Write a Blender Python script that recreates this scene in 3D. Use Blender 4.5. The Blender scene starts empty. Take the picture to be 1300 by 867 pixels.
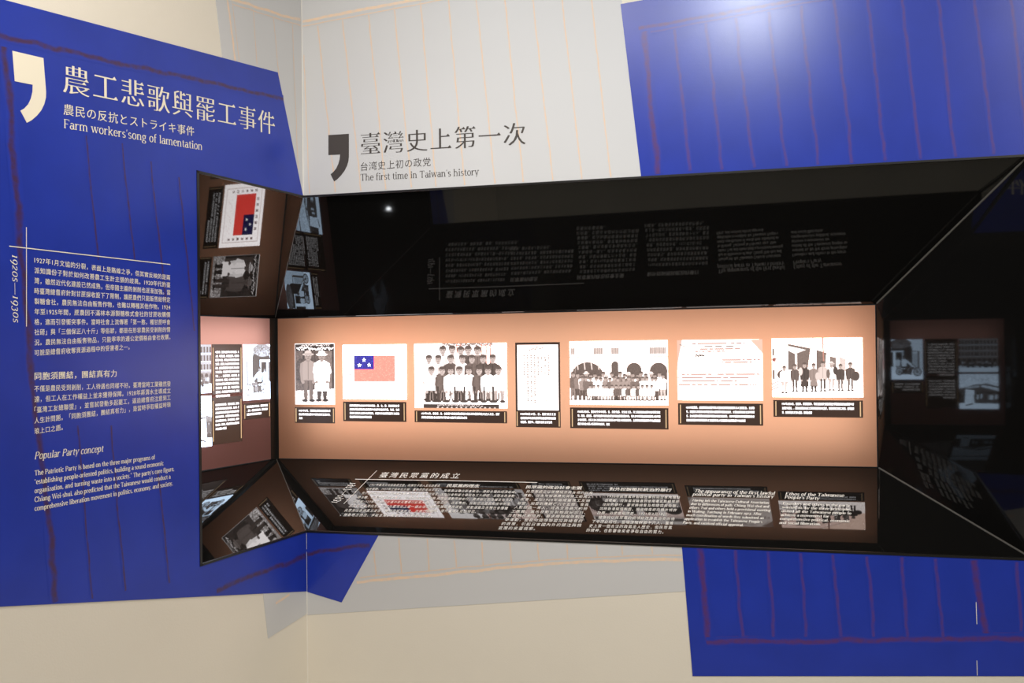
import bpy, bmesh, math, random
import numpy as np
from mathutils import Vector, Matrix

random.seed(7)
SC = bpy.context.scene
COL = SC.collection
V = lambda *a: np.array(a, float)

# ------------------------------------------------------------------ camera
F_PX, ROLL, PITCH, YAW = 1298.205, -0.01059, 0.00682, -0.3132
CAM = V(1.67649, -2.97356, 1.51088)
_c, _s, _cp, _sp = math.cos(YAW), math.sin(YAW), math.cos(PITCH), math.sin(PITCH)
FW = V(_s*_cp, _c*_cp, _sp)
_r0 = V(_c, -_s, 0); _u0 = np.cross(_r0, FW)
RT = math.cos(ROLL)*_r0 + math.sin(ROLL)*_u0
UP = -math.sin(ROLL)*_r0 + math.cos(ROLL)*_u0
cd = bpy.data.cameras.new('camera'); cam = bpy.data.objects.new('camera', cd); COL.objects.link(cam)
cam.matrix_world = Matrix(((RT[0], UP[0], -FW[0], CAM[0]), (RT[1], UP[1], -FW[1], CAM[1]), (RT[2], UP[2], -FW[2], CAM[2]), (0, 0, 0, 1)))
cd.sensor_width = 36; cd.sensor_fit = 'HORIZONTAL'; cd.lens = F_PX*36/1300; cd.clip_start = 0.02
SC.camera = cam

# ------------------------------------------------------------------ world, lamps, exposure
SC.view_settings.view_transform = 'Standard'; SC.view_settings.look = 'None'
SC.view_settings.exposure = 0.0; SC.view_settings.gamma = 1.0; SC.view_settings.use_curve_mapping = False
w = bpy.data.worlds.new('gallery_air'); SC.world = w; w.use_nodes = True
w.node_tree.nodes['Background'].inputs[0].default_value = (0.9, 0.93, 1.0, 1)
w.node_tree.nodes['Background'].inputs[1].default_value = 0.03

def spot(name, loc, target, watts, colour, angle=70, blend=0.9, radius=0.05):
    l = bpy.data.lights.new(name, 'SPOT'); l.energy = watts; l.color = colour
    l.spot_size = math.radians(angle); l.spot_blend = blend; l.shadow_soft_size = radius
    o = bpy.data.objects.new(name, l); COL.objects.link(o); o.location = loc
    o.rotation_euler = (Vector(target)-Vector(loc)).to_track_quat('-Z', 'Y').to_euler()
    return o
def area(name, loc, target, watts, colour, sx, sy):
    l = bpy.data.lights.new(name, 'AREA'); l.energy = watts; l.color = colour
    l.shape = 'RECTANGLE'; l.size = sx; l.size_y = sy
    o = bpy.data.objects.new(name, l); COL.objects.link(o); o.location = loc
    o.rotation_euler = (Vector(target)-Vector(loc)).to_track_quat('-Z', 'Y').to_euler()
    return o
WARM = (1.0, 0.94, 0.85); COOL = (0.93, 0.97, 1.0)
spot('track_and_fill_spotlight', (1.26, -2.07, 3.2), (1.35, 0, 2.5), 104, COOL, 80, 1.0, 0.07)
spot('track_and_fill_spotlight', (2.9, -2.2, 3.22), (2.3, 0, 0.8), 105, WARM, 110, 1.0, 0.1)
spot('track_and_fill_spotlight', (0.9, -1.9, 3.22), (-0.1, -0.9, 1.5), 88, WARM, 115, 1.0, 0.1)
spot('track_and_fill_spotlight', (0.45, -1.9, 3.22), (0.4, 0, 1.0), 50, WARM, 110, 1.0, 0.1)
spot('track_and_fill_spotlight', (4.4, -4.6, 3.22), (0.5, -0.3, 0.6), 620, WARM, 62, 1.0, 0.12)  # fill spot, added far back in the room to brighten the lower walls evenly
spot('downlight', (0.92, -0.71, 3.2), (-0.15, -0.07, 0.98), 7, COOL, 50, 0.6, 0.009)

# ------------------------------------------------------------------ geometry of the place (metres; corner of the two walls = origin)
ANG = 1.69178; D1, D2 = 0.39235, 0.38908
ZB = 0.91803; ZT = ZB+1.1
PT, PB = 1.63287, 1.10817
XR, SL, XP, TL = 2.14909, 0.50154, 2.11794, 0.40349
EX = (-0.01148, 0.0226, 0.00632, -0.01297, 0.00248, 0.02225, 0.00212, -0.00248)
Z3 = V(0, 0, 1); X3 = V(1, 0, 0)
L3 = V(math.cos(ANG), -math.sin(ANG), 0)
NL = V(L3[1], -L3[0], 0)
if NL[0] > 0: NL = -NL
PX = (D2-NL[1]*D1)/NL[0]
P3 = V(PX, D1, 0)
TE = 0.565                                    # far end of the short lit panel, behind the jamb
Ct, Cb = ZT*Z3, ZB*Z3
Rt, Rb = XR*X3+(ZT+EX[0])*Z3, XR*X3+(ZB+EX[1])*Z3
Lt, Lb = SL*L3+(ZT+EX[2])*Z3, SL*L3+(ZB+EX[3])*Z3
Pt, Pb = P3+PT*Z3, P3+PB*Z3
PRt, PRb = P3+XP*X3+(PT+EX[4])*Z3, P3+XP*X3+(PB+EX[5])*Z3
k_ = TE/TL
PLt, PLb = P3+TE*L3+(PT+EX[6]*k_)*Z3, P3+TE*L3+(PB+EX[7]*k_)*Z3

class Surf:
    """a flat surface: origin, two axes in it, and the side that faces the room"""
    def __init__(s, O, e1, e2, n):
        s.O, s.e1, s.e2, s.n = O, e1/np.linalg.norm(e1), e2/np.linalg.norm(e2), n/np.linalg.norm(n)
    def at(s, a, b, h=0.0): return s.O+a*s.e1+b*s.e2+h*s.n
    def px(s, x, y):                           # where the line of sight through a photo point meets the surface
        d = FW+RT*((x-650)/F_PX)-UP*((y-433.5)/F_PX)
        t = ((s.O-CAM)@s.n)/(d@s.n)
        q = CAM+d*t-s.O
        return V(q@s.e1, q@s.e2)
    def mpp(s, x, y):                          # metres per photo pixel (upright) at a photo point
        a, b = s.px(x, y), s.px(x, y-4)
        return abs(b[1]-a[1])/4
WR = Surf(V(0, 0, 0), X3, Z3, V(0, -1, 0))
WL = Surf(V(0, 0, 0), L3, Z3, -NL)
PR = Surf(P3, X3, Z3, V(0, -1, 0))
PL = Surf(P3, L3, Z3, -NL)
_m = (Pb+PRb)/2-(Cb+Rb)/2
_e = (Rb-Cb+PRb-Pb); _e /= np.linalg.norm(_e); _u = _m-(_m@_e)*_e
_n = np.cross(_e, _u); _n = _n if _n[2] > 0 else -_n
SILL = Surf((Pb+PRb+Cb+Rb)/4, _e, _u, _n)

# ------------------------------------------------------------------ materials
def mat(name):
    m = bpy.data.materials.new(name); m.use_nodes = True
    nt = m.node_tree; return m, nt, nt.nodes['Principled BSDF']
def node(nt, typ, **kw):
    n = nt.nodes.new(typ)
    for k, v in kw.items(): setattr(n, k, v)
    return n
def srgb(r, g, b):
    f = lambda c: (c/255/12.92) if c/255 <= 0.04045 else ((c/255+0.055)/1.055)**2.4
    return (f(r), f(g), f(b), 1)
def paint(name, col, rough, var=0.06, scale=6, bump=0.0, bscale=180, spec=0.5):
    m, nt, b = mat(name)
    tc = node(nt, 'ShaderNodeTexCoord'); no = node(nt, 'ShaderNodeTexNoise'); no.inputs['Scale'].default_value = scale
    no.inputs['Detail'].default_value = 5
    nt.links.new(tc.outputs['Object'], no.inputs['Vector'])
    mr = node(nt, 'ShaderNodeMapRange'); mr.inputs['To Min'].default_value = 1-var; mr.inputs['To Max'].default_value = 1+var
    nt.links.new(no.outputs[0], mr.inputs['Value'])
    vm = node(nt, 'ShaderNodeVectorMath', operation='SCALE'); vm.inputs[0].default_value = col[:3]
    nt.links.new(mr.outputs[0], vm.inputs['Scale']); nt.links.new(vm.outputs[0], b.inputs['Base Color'])
    b.inputs['Roughness'].default_value = rough; b.inputs['Specular IOR Level'].default_value = spec
    if bump:
        n2 = node(nt, 'ShaderNodeTexNoise'); n2.inputs['Scale'].default_value = bscale
        nt.links.new(tc.outputs['Object'], n2.inputs['Vector'])
        bp = node(nt, 'ShaderNodeBump'); bp.inputs['Strength'].default_value = bump; bp.inputs['Distance'].default_value = 0.002
        nt.links.new(n2.outputs[0], bp.inputs['Height']); nt.links.new(bp.outputs[0], b.inputs['Normal'])
    return m
def glow(name, col, strength, base=(0.02, 0.02, 0.02, 1), rough=0.4, sampling=None):
    m, nt, b = mat(name)
    b.inputs['Base Color'].default_value = base; b.inputs['Roughness'].default_value = rough
    no = node(nt, 'ShaderNodeTexNoise'); tc = node(nt, 'ShaderNodeTexCoord'); no.inputs['Scale'].default_value = 40
    nt.links.new(tc.outputs['Object'], no.inputs['Vector'])
    mr = node(nt, 'ShaderNodeMapRange'); mr.inputs['To Min'].default_value = 0.97; mr.inputs['To Max'].default_value = 1.03
    nt.links.new(no.outputs[0], mr.inputs['Value'])
    vm = node(nt, 'ShaderNodeVectorMath', operation='SCALE'); vm.inputs[0].default_value = col[:3]
    nt.links.new(mr.outputs[0], vm.inputs['Scale']); nt.links.new(vm.outputs[0], b.inputs['Emission Color'])
    b.inputs['Emission Strength'].default_value = strength
    if sampling: m.cycles.emission_sampling = sampling
    return m
def ruled(name, sheet, ink, rough, soft=True, amount=0.8):
    """brushed rule on a sheet: ink in the middle of the strip, bare sheet at its edges (UV v runs across)"""
    m, nt, b = mat(name)
    uv = node(nt, 'ShaderNodeUVMap'); sx = node(nt, 'ShaderNodeSeparateXYZ')
    tc = node(nt, 'ShaderNodeTexCoord'); no = node(nt, 'ShaderNodeTexNoise'); no.inputs['Scale'].default_value = 14
    no.inputs['Detail'].default_value = 6
    nt.links.new(tc.outputs['Object'], no.inputs['Vector']); nt.links.new(uv.outputs[0], sx.inputs[0])
    a = node(nt, 'ShaderNodeMath', operation='MULTIPLY_ADD'); a.inputs[1].default_value = 0.9; a.inputs[2].default_value = -0.45
    nt.links.new(no.outputs[0], a.inputs[0])
    s1 = node(nt, 'ShaderNodeMath', operation='ADD'); nt.links.new(sx.outputs[1], s1.inputs[0]); nt.links.new(a.outputs[0], s1.inputs[1])
    s2 = node(nt, 'ShaderNodeMath', operation='SUBTRACT'); nt.links.new(s1.outputs[0], s2.inputs[0]); s2.inputs[1].default_value = 0.5
    s3 = node(nt, 'ShaderNodeMath', operation='ABSOLUTE'); nt.links.new(s2.outputs[0], s3.inputs[0])
    mr = node(nt, 'ShaderNodeMapRange'); mr.interpolation_type = 'SMOOTHSTEP'
    mr.inputs['From Min'].default_value = 0.05 if soft else 0.22; mr.inputs['From Max'].default_value = 0.36 if soft else 0.32
    mr.inputs['To Min'].default_value = amount; mr.inputs['To Max'].default_value = 0
    nt.links.new(s3.outputs[0], mr.inputs['Value'])
    n2 = node(nt, 'ShaderNodeTexNoise'); n2.inputs['Scale'].default_value = 60; nt.links.new(tc.outputs['Object'], n2.inputs['Vector'])
    m2 = node(nt, 'ShaderNodeMapRange'); m2.inputs['From Min'].default_value = 0.3; m2.inputs['From Max'].default_value = 0.6
    m2.inputs['To Min'].default_value = 0.55; nt.links.new(n2.outputs[0], m2.inputs['Value'])
    mu = node(nt, 'ShaderNodeMath', operation='MULTIPLY'); nt.links.new(mr.outputs[0], mu.inputs[0]); nt.links.new(m2.outputs[0], mu.inputs[1])
    mx = node(nt, 'ShaderNodeMix', data_type='RGBA'); nt.links.new(mu.outputs[0], mx.inputs['Factor'])
    mx.inputs['A'].default_value = sheet; mx.inputs['B'].default_value = ink
    nt.links.new(mx.outputs['Result'], b.inputs['Base Color']); b.inputs['Roughness'].default_value = rough
    return m

CREAM = (0.72, 0.67, 0.58, 1); GREY = (0.56, 0.56, 0.565, 1); BLUE = (0.014, 0.036, 0.345, 1)
M_CREAM = paint('cream_wall_paint', CREAM, 0.75, 0.04, 3, 0.12)
M_GREY = paint('grey_printed_vinyl', GREY, 0.6, 0.02, 4)
M_BLUE = paint('blue_printed_vinyl', BLUE, 0.29, 0.22, 7, 0.04, 300)
M_RULE_O = ruled('orange_rule_ink', GREY, srgb(228, 188, 145), 0.6, True, 0.7)
M_RULE_OB = ruled('orange_broad_rule_ink', GREY, srgb(234, 200, 165), 0.6, False, 0.8)
M_RULE_R = ruled('red_rule_ink', BLUE, srgb(84, 54, 122), 0.30, True, 0.75)
M_RULE_RB = ruled('red_broad_rule_ink', BLUE, srgb(86, 48, 104), 0.30, True, 0.9)
M_RULE_RD = ruled('dark_red_rule_ink', BLUE, srgb(70, 40, 62), 0.30, True, 0.9)
M_IVORY = paint('ivory_vinyl_lettering', srgb(236, 228, 208), 0.55, 0.02)
M_DARK = paint('charcoal_vinyl_lettering', srgb(66, 60, 56), 0.5, 0.03)
M_WHITE = paint('white_vinyl_lettering', srgb(245, 243, 238), 0.5, 0.02)
M_BLACK = paint('glossy_black_laminate', (0.006, 0.0058, 0.0055, 1), 0.03, 0.05, 20, spec=0.35)
M_LIP = paint('satin_black_edge', (0.012, 0.011, 0.010, 1), 0.3, 0.05)
M_SEAM = paint('grey_joint_sealant', (0.10, 0.095, 0.085, 1), 0.4, 0.1)
M_CAULK = paint('white_caulk', (0.74, 0.70, 0.63, 1), 0.6, 0.03)
M_FLOOR = paint('floor_stone', (0.55, 0.53, 0.46, 1), 0.5, 0.15, 5)
M_CARPET = paint('dark_carpet', (0.02, 0.02, 0.022, 1), 0.95, 0.2, 30)
M_CEIL = paint('gallery_ceiling', (0.06, 0.06, 0.06, 1), 0.8, 0.1)
M_FAR = paint('charcoal_far_wall', (0.05, 0.05, 0.055, 1), 0.7, 0.1)
M_PLATE = glow('caption_plate_film', srgb(60, 42, 34), 1.0, (0.02, 0.015, 0.012, 1), 0.35, 'NONE')
M_CAPTXT = glow('caption_lettering_light', (1, 0.98, 1.0), 3.2, sampling='NONE')
M_GOLD = glow('gold_bar_light', srgb(240, 200, 150), 1.0, sampling='NONE')
M_ROSE = glow('rose_poster_lettering', (0.85, 0.13, 0.11), 0.9, sampling='NONE')

def film(name, col):
    m = bpy.data.materials.new(name); m.use_nodes = True; nt = m.node_tree; nt.nodes.remove(nt.nodes['Principled BSDF'])
    tc = node(nt, 'ShaderNodeTexCoord'); no = node(nt, 'ShaderNodeTexNoise'); no.inputs['Scale'].default_value = 2.2
    nt.links.new(tc.outputs['Object'], no.inputs['Vector'])
    mx = node(nt, 'ShaderNodeMix', data_type='RGBA'); nt.links.new(no.outputs[0], mx.inputs['Factor'])
    mx.inputs['A'].default_value = tuple(c*0.95 for c in col[:3])+(1,); mx.inputs['B'].default_value = tuple(c*1.05 for c in col[:3])+(1,)
    tr = node(nt, 'ShaderNodeBsdfTranslucent'); di = node(nt, 'ShaderNodeBsdfDiffuse'); ad = node(nt, 'ShaderNodeMixShader'); ad.inputs[0].default_value = 0.12
    nt.links.new(mx.outputs['Result'], tr.inputs[0]); nt.links.new(mx.outputs['Result'], di.inputs[0])
    nt.links.new(tr.outputs[0], ad.inputs[1]); nt.links.new(di.outputs[0], ad.inputs[2]); nt.links.new(ad.outputs[0], nt.nodes['Material Output'].inputs['Surface'])
    return m
M_PANR = film('tan_backlit_film', (0.77, 0.445, 0.30, 1))
M_PANL = film('rose_tan_backlit_film', (0.76, 0.43, 0.37, 1))
M_BOX = paint('light_box_grey', (0.25, 0.25, 0.25, 1), 0.8, 0.02)
def photo_mat(name, strength):
    m, nt, b = mat(name)
    a = node(nt, 'ShaderNodeAttribute'); a.attribute_name = 'print'
    nt.links.new(a.outputs['Color'], b.inputs['Emission Color']); b.inputs['Emission Strength'].default_value = strength
    b.inputs['Base Color'].default_value = (0.03, 0.03, 0.03, 1); b.inputs['Roughness'].default_value = 0.4
    m.cycles.emission_sampling = 'NONE'
    return m
M_PHOTO = photo_mat('backlit_photo_print', 11.0)
M_PHOTOC = photo_mat('cold_backlit_photo_print', 15.0)

# ------------------------------------------------------------------ mesh helpers
def link(name, me, m, parent=None, mats=None):
    o = bpy.data.objects.new(name, me); COL.objects.link(o)
    for x in (mats or [m]): me.materials.append(x)
    if parent is not None: o.parent = parent
    return o
def thing(o, label, cat, group=None):
    o['label'] = label; o['category'] = cat
    if group: o['group'] = group
    return o
def empty(name, loc):
    o = bpy.data.objects.new(name, None); COL.objects.link(o); o.empty_display_size = 0.05
    return o
def structure(o): o['kind'] = 'structure'; return o
class MB:
    def __init__(s): s.v = []; s.f = []; s.uv = []
    def add(s, pts, faces, uvs=None):
        k = len(s.v); s.v += [tuple(map(float, p)) for p in pts]; s.f += [tuple(i+k for i in f) for f in faces]
        s.uv += uvs if uvs else [None]*len(faces)
    def prism(s, sf, pts, h0, h1):
        n = len(pts)
        top = [sf.at(a, b, h1) for a, b in pts]; bot = [sf.at(a, b, h0) for a, b in pts]
        s.add(top+bot, [tuple(range(n)), tuple(range(2*n-1, n-1, -1))]+[(i, (i+1) % n, (i+1) % n+n, i+n) for i in range(n)])
    def strip(s, sf, pts, wd, h):
        """flat ribbon along a path on a surface, with UVs across it"""
        pts = [np.array(p) for p in pts]; L, R = [], []
        for i, p in enumerate(pts):
            d = pts[min(i+1, len(pts)-1)]-pts[max(i-1, 0)]; d = d/np.linalg.norm(d); nn = V(-d[1], d[0])*wd/2
            L.append(sf.at(*(p+nn), h)); R.append(sf.at(*(p-nn), h))
        n = len(pts)
        s.add(L+R, [(i, i+1, n+i+1, n+i) for i in range(n-1)], [((0, 1), (1, 1), (1, 0), (0, 0))]*(n-1))
    def tube(s, p, q, r, n=8):
        p, q = np.array(p), np.array(q); d = (q-p)/np.linalg.norm(q-p)
        a = np.cross(d, V(0.3, 0.5, 0.8)); a /= np.linalg.norm(a); b = np.cross(d, a)
        ring = lambda c: [c+r*(math.cos(2*math.pi*i/n)*a+math.sin(2*math.pi*i/n)*b) for i in range(n)]
        s.add(ring(p)+ring(q), [(i, (i+1) % n, n+(i+1) % n, n+i) for i in range(n)]+[tuple(range(n-1, -1, -1)), tuple(range(n, 2*n))])
    def build(s, name, m, parent=None, smooth=False):
        me = bpy.data.meshes.new(name); me.from_pydata(s.v, [], s.f)
        if any(u for u in s.uv):
            ul = me.uv_layers.new(name='UVMap'); k = 0
            for f, u in zip(s.f, s.uv):
                for j in range(len(f)):
                    ul.data[k].uv = u[j] if u else (0.5, 0.5); k += 1
        bm = bmesh.new(); bm.from_mesh(me)
        if not any(u for u in s.uv): bmesh.ops.recalc_face_normals(bm, faces=bm.faces)
        if smooth:
            for f in bm.faces: f.smooth = True
        bm.to_mesh(me); bm.free(); me.validate(); me.update()
        return link(name, me, m, parent)
def pxs(sf, pts): return [sf.px(x, y) for x, y in pts]

# ------------------------------------------------------------------ lettering
_cache = {}
def cjk(text, contrast=0.0, thin=0.0, space=1.0):
    """outline of a line of characters, em = 1; returns vertices and triangles"""
    key = (text, contrast, thin, space)
    if key in _cache: return _cache[key]
    c = bpy.data.curves.new('tmp', 'FONT'); c.body = text; c.fill_mode = 'FRONT'; c.resolution_u = 3 if contrast else 2; c.offset = -thin; c.space_character = space
    o = bpy.data.objects.new('tmp', c); COL.objects.link(o)
    dg = bpy.context.evaluated_depsgraph_get(); dg.update()
    me = bpy.data.meshes.new_from_object(o.evaluated_get(dg))
    v = np.empty(len(me.vertices)*3); me.vertices.foreach_get('co', v); v = v.reshape(-1, 3)[:, :2]
    tri = [tuple(p.vertices) for p in me.polygons]
    extra = []
    if contrast:
        cnt = {}
        for t in tri:
            for i in range(len(t)):
                a, b = t[i], t[(i+1) % len(t)]
                cnt[(a, b)] = 1
        bd = [(a, b) for (a, b) in cnt if (b, a) not in cnt]
        nxt = {a: b for a, b in bd}; prv = {b: a for a, b in bd}
        for a, b in bd:                          # the little triangle at the right-hand end of a level stroke
            d = v[b]-v[a]
            if abs(d[0]) < 0.02 and 0.015 < abs(d[1]) < 0.075 and a in prv and b in nxt:
                e, g = v[a]-v[prv[a]], v[nxt[b]]-v[b]
                if abs(e[1]) < 0.02 and abs(g[1]) < 0.02 and e[0]*g[0] < 0 and abs(e[0]) > 0.12 and abs(g[0]) > 0.12:
                    if v[prv[a]][0] < v[a][0]:
                        top = max(v[a][1], v[b][1]); x = v[a][0]
                        extra.append([(x-0.13, top-0.005), (x+0.02, top-0.02), (x-0.045, top+0.075)])
    me_v, me_t = [v], list(tri)
    lay = [np.zeros(len(v))]
    if contrast:
        n = len(v)
        for q, dx in enumerate((-contrast, contrast)):
            k = n*(q+1); me_v.append(v+V(dx, 0)); me_t += [tuple(i+k for i in t) for t in tri]; lay.append(np.full(n, q+1.0))
        k = 3*n
        for t in extra:
            me_v.append(np.array(t)); me_t.append((k, k+1, k+2)); lay.append(np.full(3, 3.0)); k += 3
    bpy.data.objects.remove(o); bpy.data.curves.remove(c); bpy.data.meshes.remove(me)
    r = (np.vstack(me_v) if len(me_v) else np.zeros((0, 2)), me_t, np.concatenate(lay))
    _cache[key] = r
    return r
# a broad-nib serif alphabet, drawn stroke by stroke (em = 1): l line, a arc, s foot serif, h half serif to the left
_X = 0.46
GL = {
 'a': (.44, [('a', .19, .13, .13, .14, 0, 360), ('l', .34, .02, .34, .32), ('a', .21, .32, .13, .14, 0, 150), ('s', .37, .01)]),
 'b': (.50, [('l', .1, 0, .1, .70), ('a', .26, .23, .15, .24, 0, 360), ('h', .1, .69)]),
 'c': (.42, [('a', .24, .23, .16, .24, 40, 320)]),
 'd': (.51, [('l', .38, 0, .38, .70), ('a', .23, .23, .15, .24, 0, 360), ('h', .38, .69), ('s', .41, .01)]),
 'e': (.44, [('a', .23, .23, .16, .24, 0, 320), ('l', .08, .25, .39, .25)]),
 'f': (.31, [('l', .13, 0, .13, .56), ('a', .24, .56, .11, .14, 60, 180), ('l', .03, .44, .27, .44), ('s', .13, .01)]),
 'g': (.46, [('a', .21, .30, .13, .16, 0, 360), ('a', .21, -.10, .17, .11, 0, 360), ('a', .2, .08, .1, .07, 100, 260), ('l', .3, .44, .43, .44)]),
 'h': (.53, [('l', .1, 0, .1, .70), ('a', .25, .30, .15, .16, 0, 180), ('l', .4, 0, .4, .30), ('s', .1, .01), ('s', .4, .01), ('h', .1, .69)]),
 'i': (.26, [('l', .13, 0, .13, _X), ('a', .13, .63, .03, .035, 0, 360), ('s', .13, .01), ('h', .13, .45)]),
 'j': (.25, [('l', .14, -.12, .14, _X), ('a', .04, -.12, .1, .1, 270, 360), ('a', .14, .63, .03, .035, 0, 360), ('h', .14, .45)]),
 'k': (.50, [('l', .1, 0, .1, .70), ('l', .12, .2, .38, .45), ('l', .2, .27, .42, .01), ('s', .1, .01), ('s', .42, .01), ('h', .1, .69), ('s', .37, .45)]),
 'l': (.26, [('l', .13, 0, .13, .70), ('s', .13, .01), ('h', .13, .69)]),
 'm': (.79, [('l', .1, 0, .1, _X), ('a', .24, .30, .14, .16, 0, 180), ('l', .38, 0, .38, .30), ('a', .52, .30, .14, .16, 0, 180), ('l', .66, 0, .66, .30), ('s', .1, .01), ('s', .38, .01), ('s', .66, .01), ('h', .1, .45)]),
 'n': (.53, [('l', .1, 0, .1, _X), ('a', .25, .30, .15, .16, 0, 180), ('l', .4, 0, .4, .30), ('s', .1, .01), ('s', .4, .01), ('h', .1, .45)]),
 'o': (.48, [('a', .24, .23, .17, .24, 0, 360)]),
 'p': (.51, [('l', .1, -.22, .1, _X), ('a', .26, .23, .15, .24, 0, 360), ('s', .1, -.21), ('h', .1, .45)]),
 'q': (.50, [('l', .38, -.22, .38, _X), ('a', .23, .23, .15, .24, 0, 360), ('s', .38, -.21)]),
 'r': (.38, [('l', .1, 0, .1, _X), ('a', .25, .28, .14, .17, 50, 180), ('s', .1, .01), ('h', .1, .45)]),
 's': (.38, [('a', .19, .345, .11, .115, 30, 270), ('a', .19, .115, .12, .115, -150, 90)]),
 't': (.32, [('l', .14, .1, .14, .58), ('a', .24, .1, .1, .1, 180, 310), ('l', .03, .44, .28, .44)]),
 'u': (.53, [('l', .1, .16, .1, _X), ('a', .25, .16, .15, .16, 180, 360), ('l', .4, 0, .4, _X), ('h', .1, .45), ('h', .4, .45), ('s', .43, .01)]),
 'v': (.46, [('l', .07, .45, .23, 0), ('l', .39, .45, .23, 0, .04), ('s', .07, .45), ('s', .39, .45)]),
 'w': (.69, [('l', .07, .45, .21, 0), ('l', .34, .45, .21, 0, .04), ('l', .34, .45, .48, 0), ('l', .62, .45, .48, 0, .04), ('s', .07, .45), ('s', .34, .45), ('s', .62, .45)]),
 'x': (.46, [('l', .07, .45, .39, 0), ('l', .39, .45, .07, 0, .04), ('s', .07, .45), ('s', .39, .45), ('s', .07, .01), ('s', .39, .01)]),
 'y': (.46, [('l', .07, .45, .23, 0), ('l', .39, .45, .16, -.2, .045), ('s', .07, .45), ('s', .39, .45)]),
 'z': (.43, [('l', .06, .44, .37, .44), ('l', .36, .44, .06, .02), ('l', .05, .02, .38, .02)]),
 'A': (.68, [('l', .34, .68, .60, 0), ('l', .34, .68, .08, 0, .04), ('l', .18, .23, .5, .23), ('s', .08, .01), ('s', .60, .01)]),
 'C': (.64, [('a', .35, .34, .27, .35, 40, 320), ('l', .57, .48, .57, .66, .03)]),
 'D': (.70, [('l', .14, 0, .14, .68), ('a', .3, .34, .32, .34, -90, 90), ('l', .08, .67, .3, .67), ('l', .08, .01, .3, .01)]),
 'E': (.58, [('l', .14, 0, .14, .68), ('l', .06, .67, .5, .67), ('l', .06, .01, .52, .01), ('l', .14, .35, .4, .35), ('l', .5, .55, .5, .67, .03), ('l', .52, .01, .52, .14, .03)]),
 'F': (.54, [('l', .14, 0, .14, .68), ('l', .06, .67, .5, .67), ('l', .14, .34, .4, .34), ('l', .5, .54, .5, .67, .03), ('s', .14, .01)]),
 'H': (.74, [('l', .14, 0, .14, .68), ('l', .6, 0, .6, .68), ('l', .14, .35, .6, .35), ('s', .14, .01), ('s', .6, .01), ('s', .14, .67), ('s', .6, .67)]),
 'P': (.57, [('l', .14, 0, .14, .68), ('a', .26, .5, .24, .18, -90, 90), ('l', .06, .67, .28, .67), ('l', .14, .32, .28, .32), ('s', .14, .01)]),
 'T': (.62, [('l', .31, 0, .31, .68), ('l', .05, .67, .57, .67), ('l', .05, .52, .05, .67, .03), ('l', .57, .52, .57, .67, .03), ('s', .31, .01)]),
 'W': (.92, [('l', .08, .67, .27, 0), ('l', .46, .67, .27, 0, .04), ('l', .46, .67, .65, 0), ('l', .84, .67, .65, 0, .04), ('s', .08, .67), ('s', .46, .67), ('s', .84, .67)]),
 '0': (.50, [('a', .25, .24, .18, .25, 0, 360)]),
 '1': (.36, [('l', .18, 0, .18, .48), ('s', .18, .01), ('h', .18, .47)]),
 '2': (.46, [('a', .22, .35, .14, .13, 0, 170), ('l', .36, .35, .07, .02), ('l', .06, .02, .4, .02)]),
 '3': (.46, [('a', .21, .36, .13, .11, -80, 160), ('a', .21, .06, .16, .2, -150, 85)]),
 '4': (.48, [('l', .33, -.18, .33, .48), ('l', .33, .48, .04, .04, .035), ('l', .03, .04, .44, .04)]),
 '5': (.44, [('l', .12, .48, .38, .48), ('l', .12, .48, .10, .26, .035), ('a', .2, .06, .17, .2, -150, 110)]),
 '6': (.48, [('a', .24, .2, .17, .21, 0, 360), ('a', .34, .2, .27, .48, 100, 180)]),
 '7': (.44, [('l', .06, .47, .4, .47), ('l', .4, .47, .16, -.18)]),
 '8': (.48, [('a', .24, .54, .14, .14, 0, 360), ('a', .24, .19, .17, .2, 0, 360)]),
 '9': (.48, [('a', .24, .28, .17, .21, 0, 360), ('a', .14, .28, .27, .48, -80, 0)]),
 '.': (.24, [('a', .1, .03, .028, .03, 0, 360)]), ',': (.24, [('a', .1, .03, .028, .03, 0, 360), ('l', .12, .02, .07, -.1, .03)]),
 "'": (.20, [('l', .1, .70, .08, .52, .045)]), '"': (.32, [('l', .1, .70, .09, .52, .045), ('l', .21, .70, .20, .52, .045)]),
 '-': (.32, [('l', .05, .22, .27, .22, .05)]), '\u2014': (1.05, [('l', .04, .22, 1.01, .22, .035)]), ' ': (.26, []),
}
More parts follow.
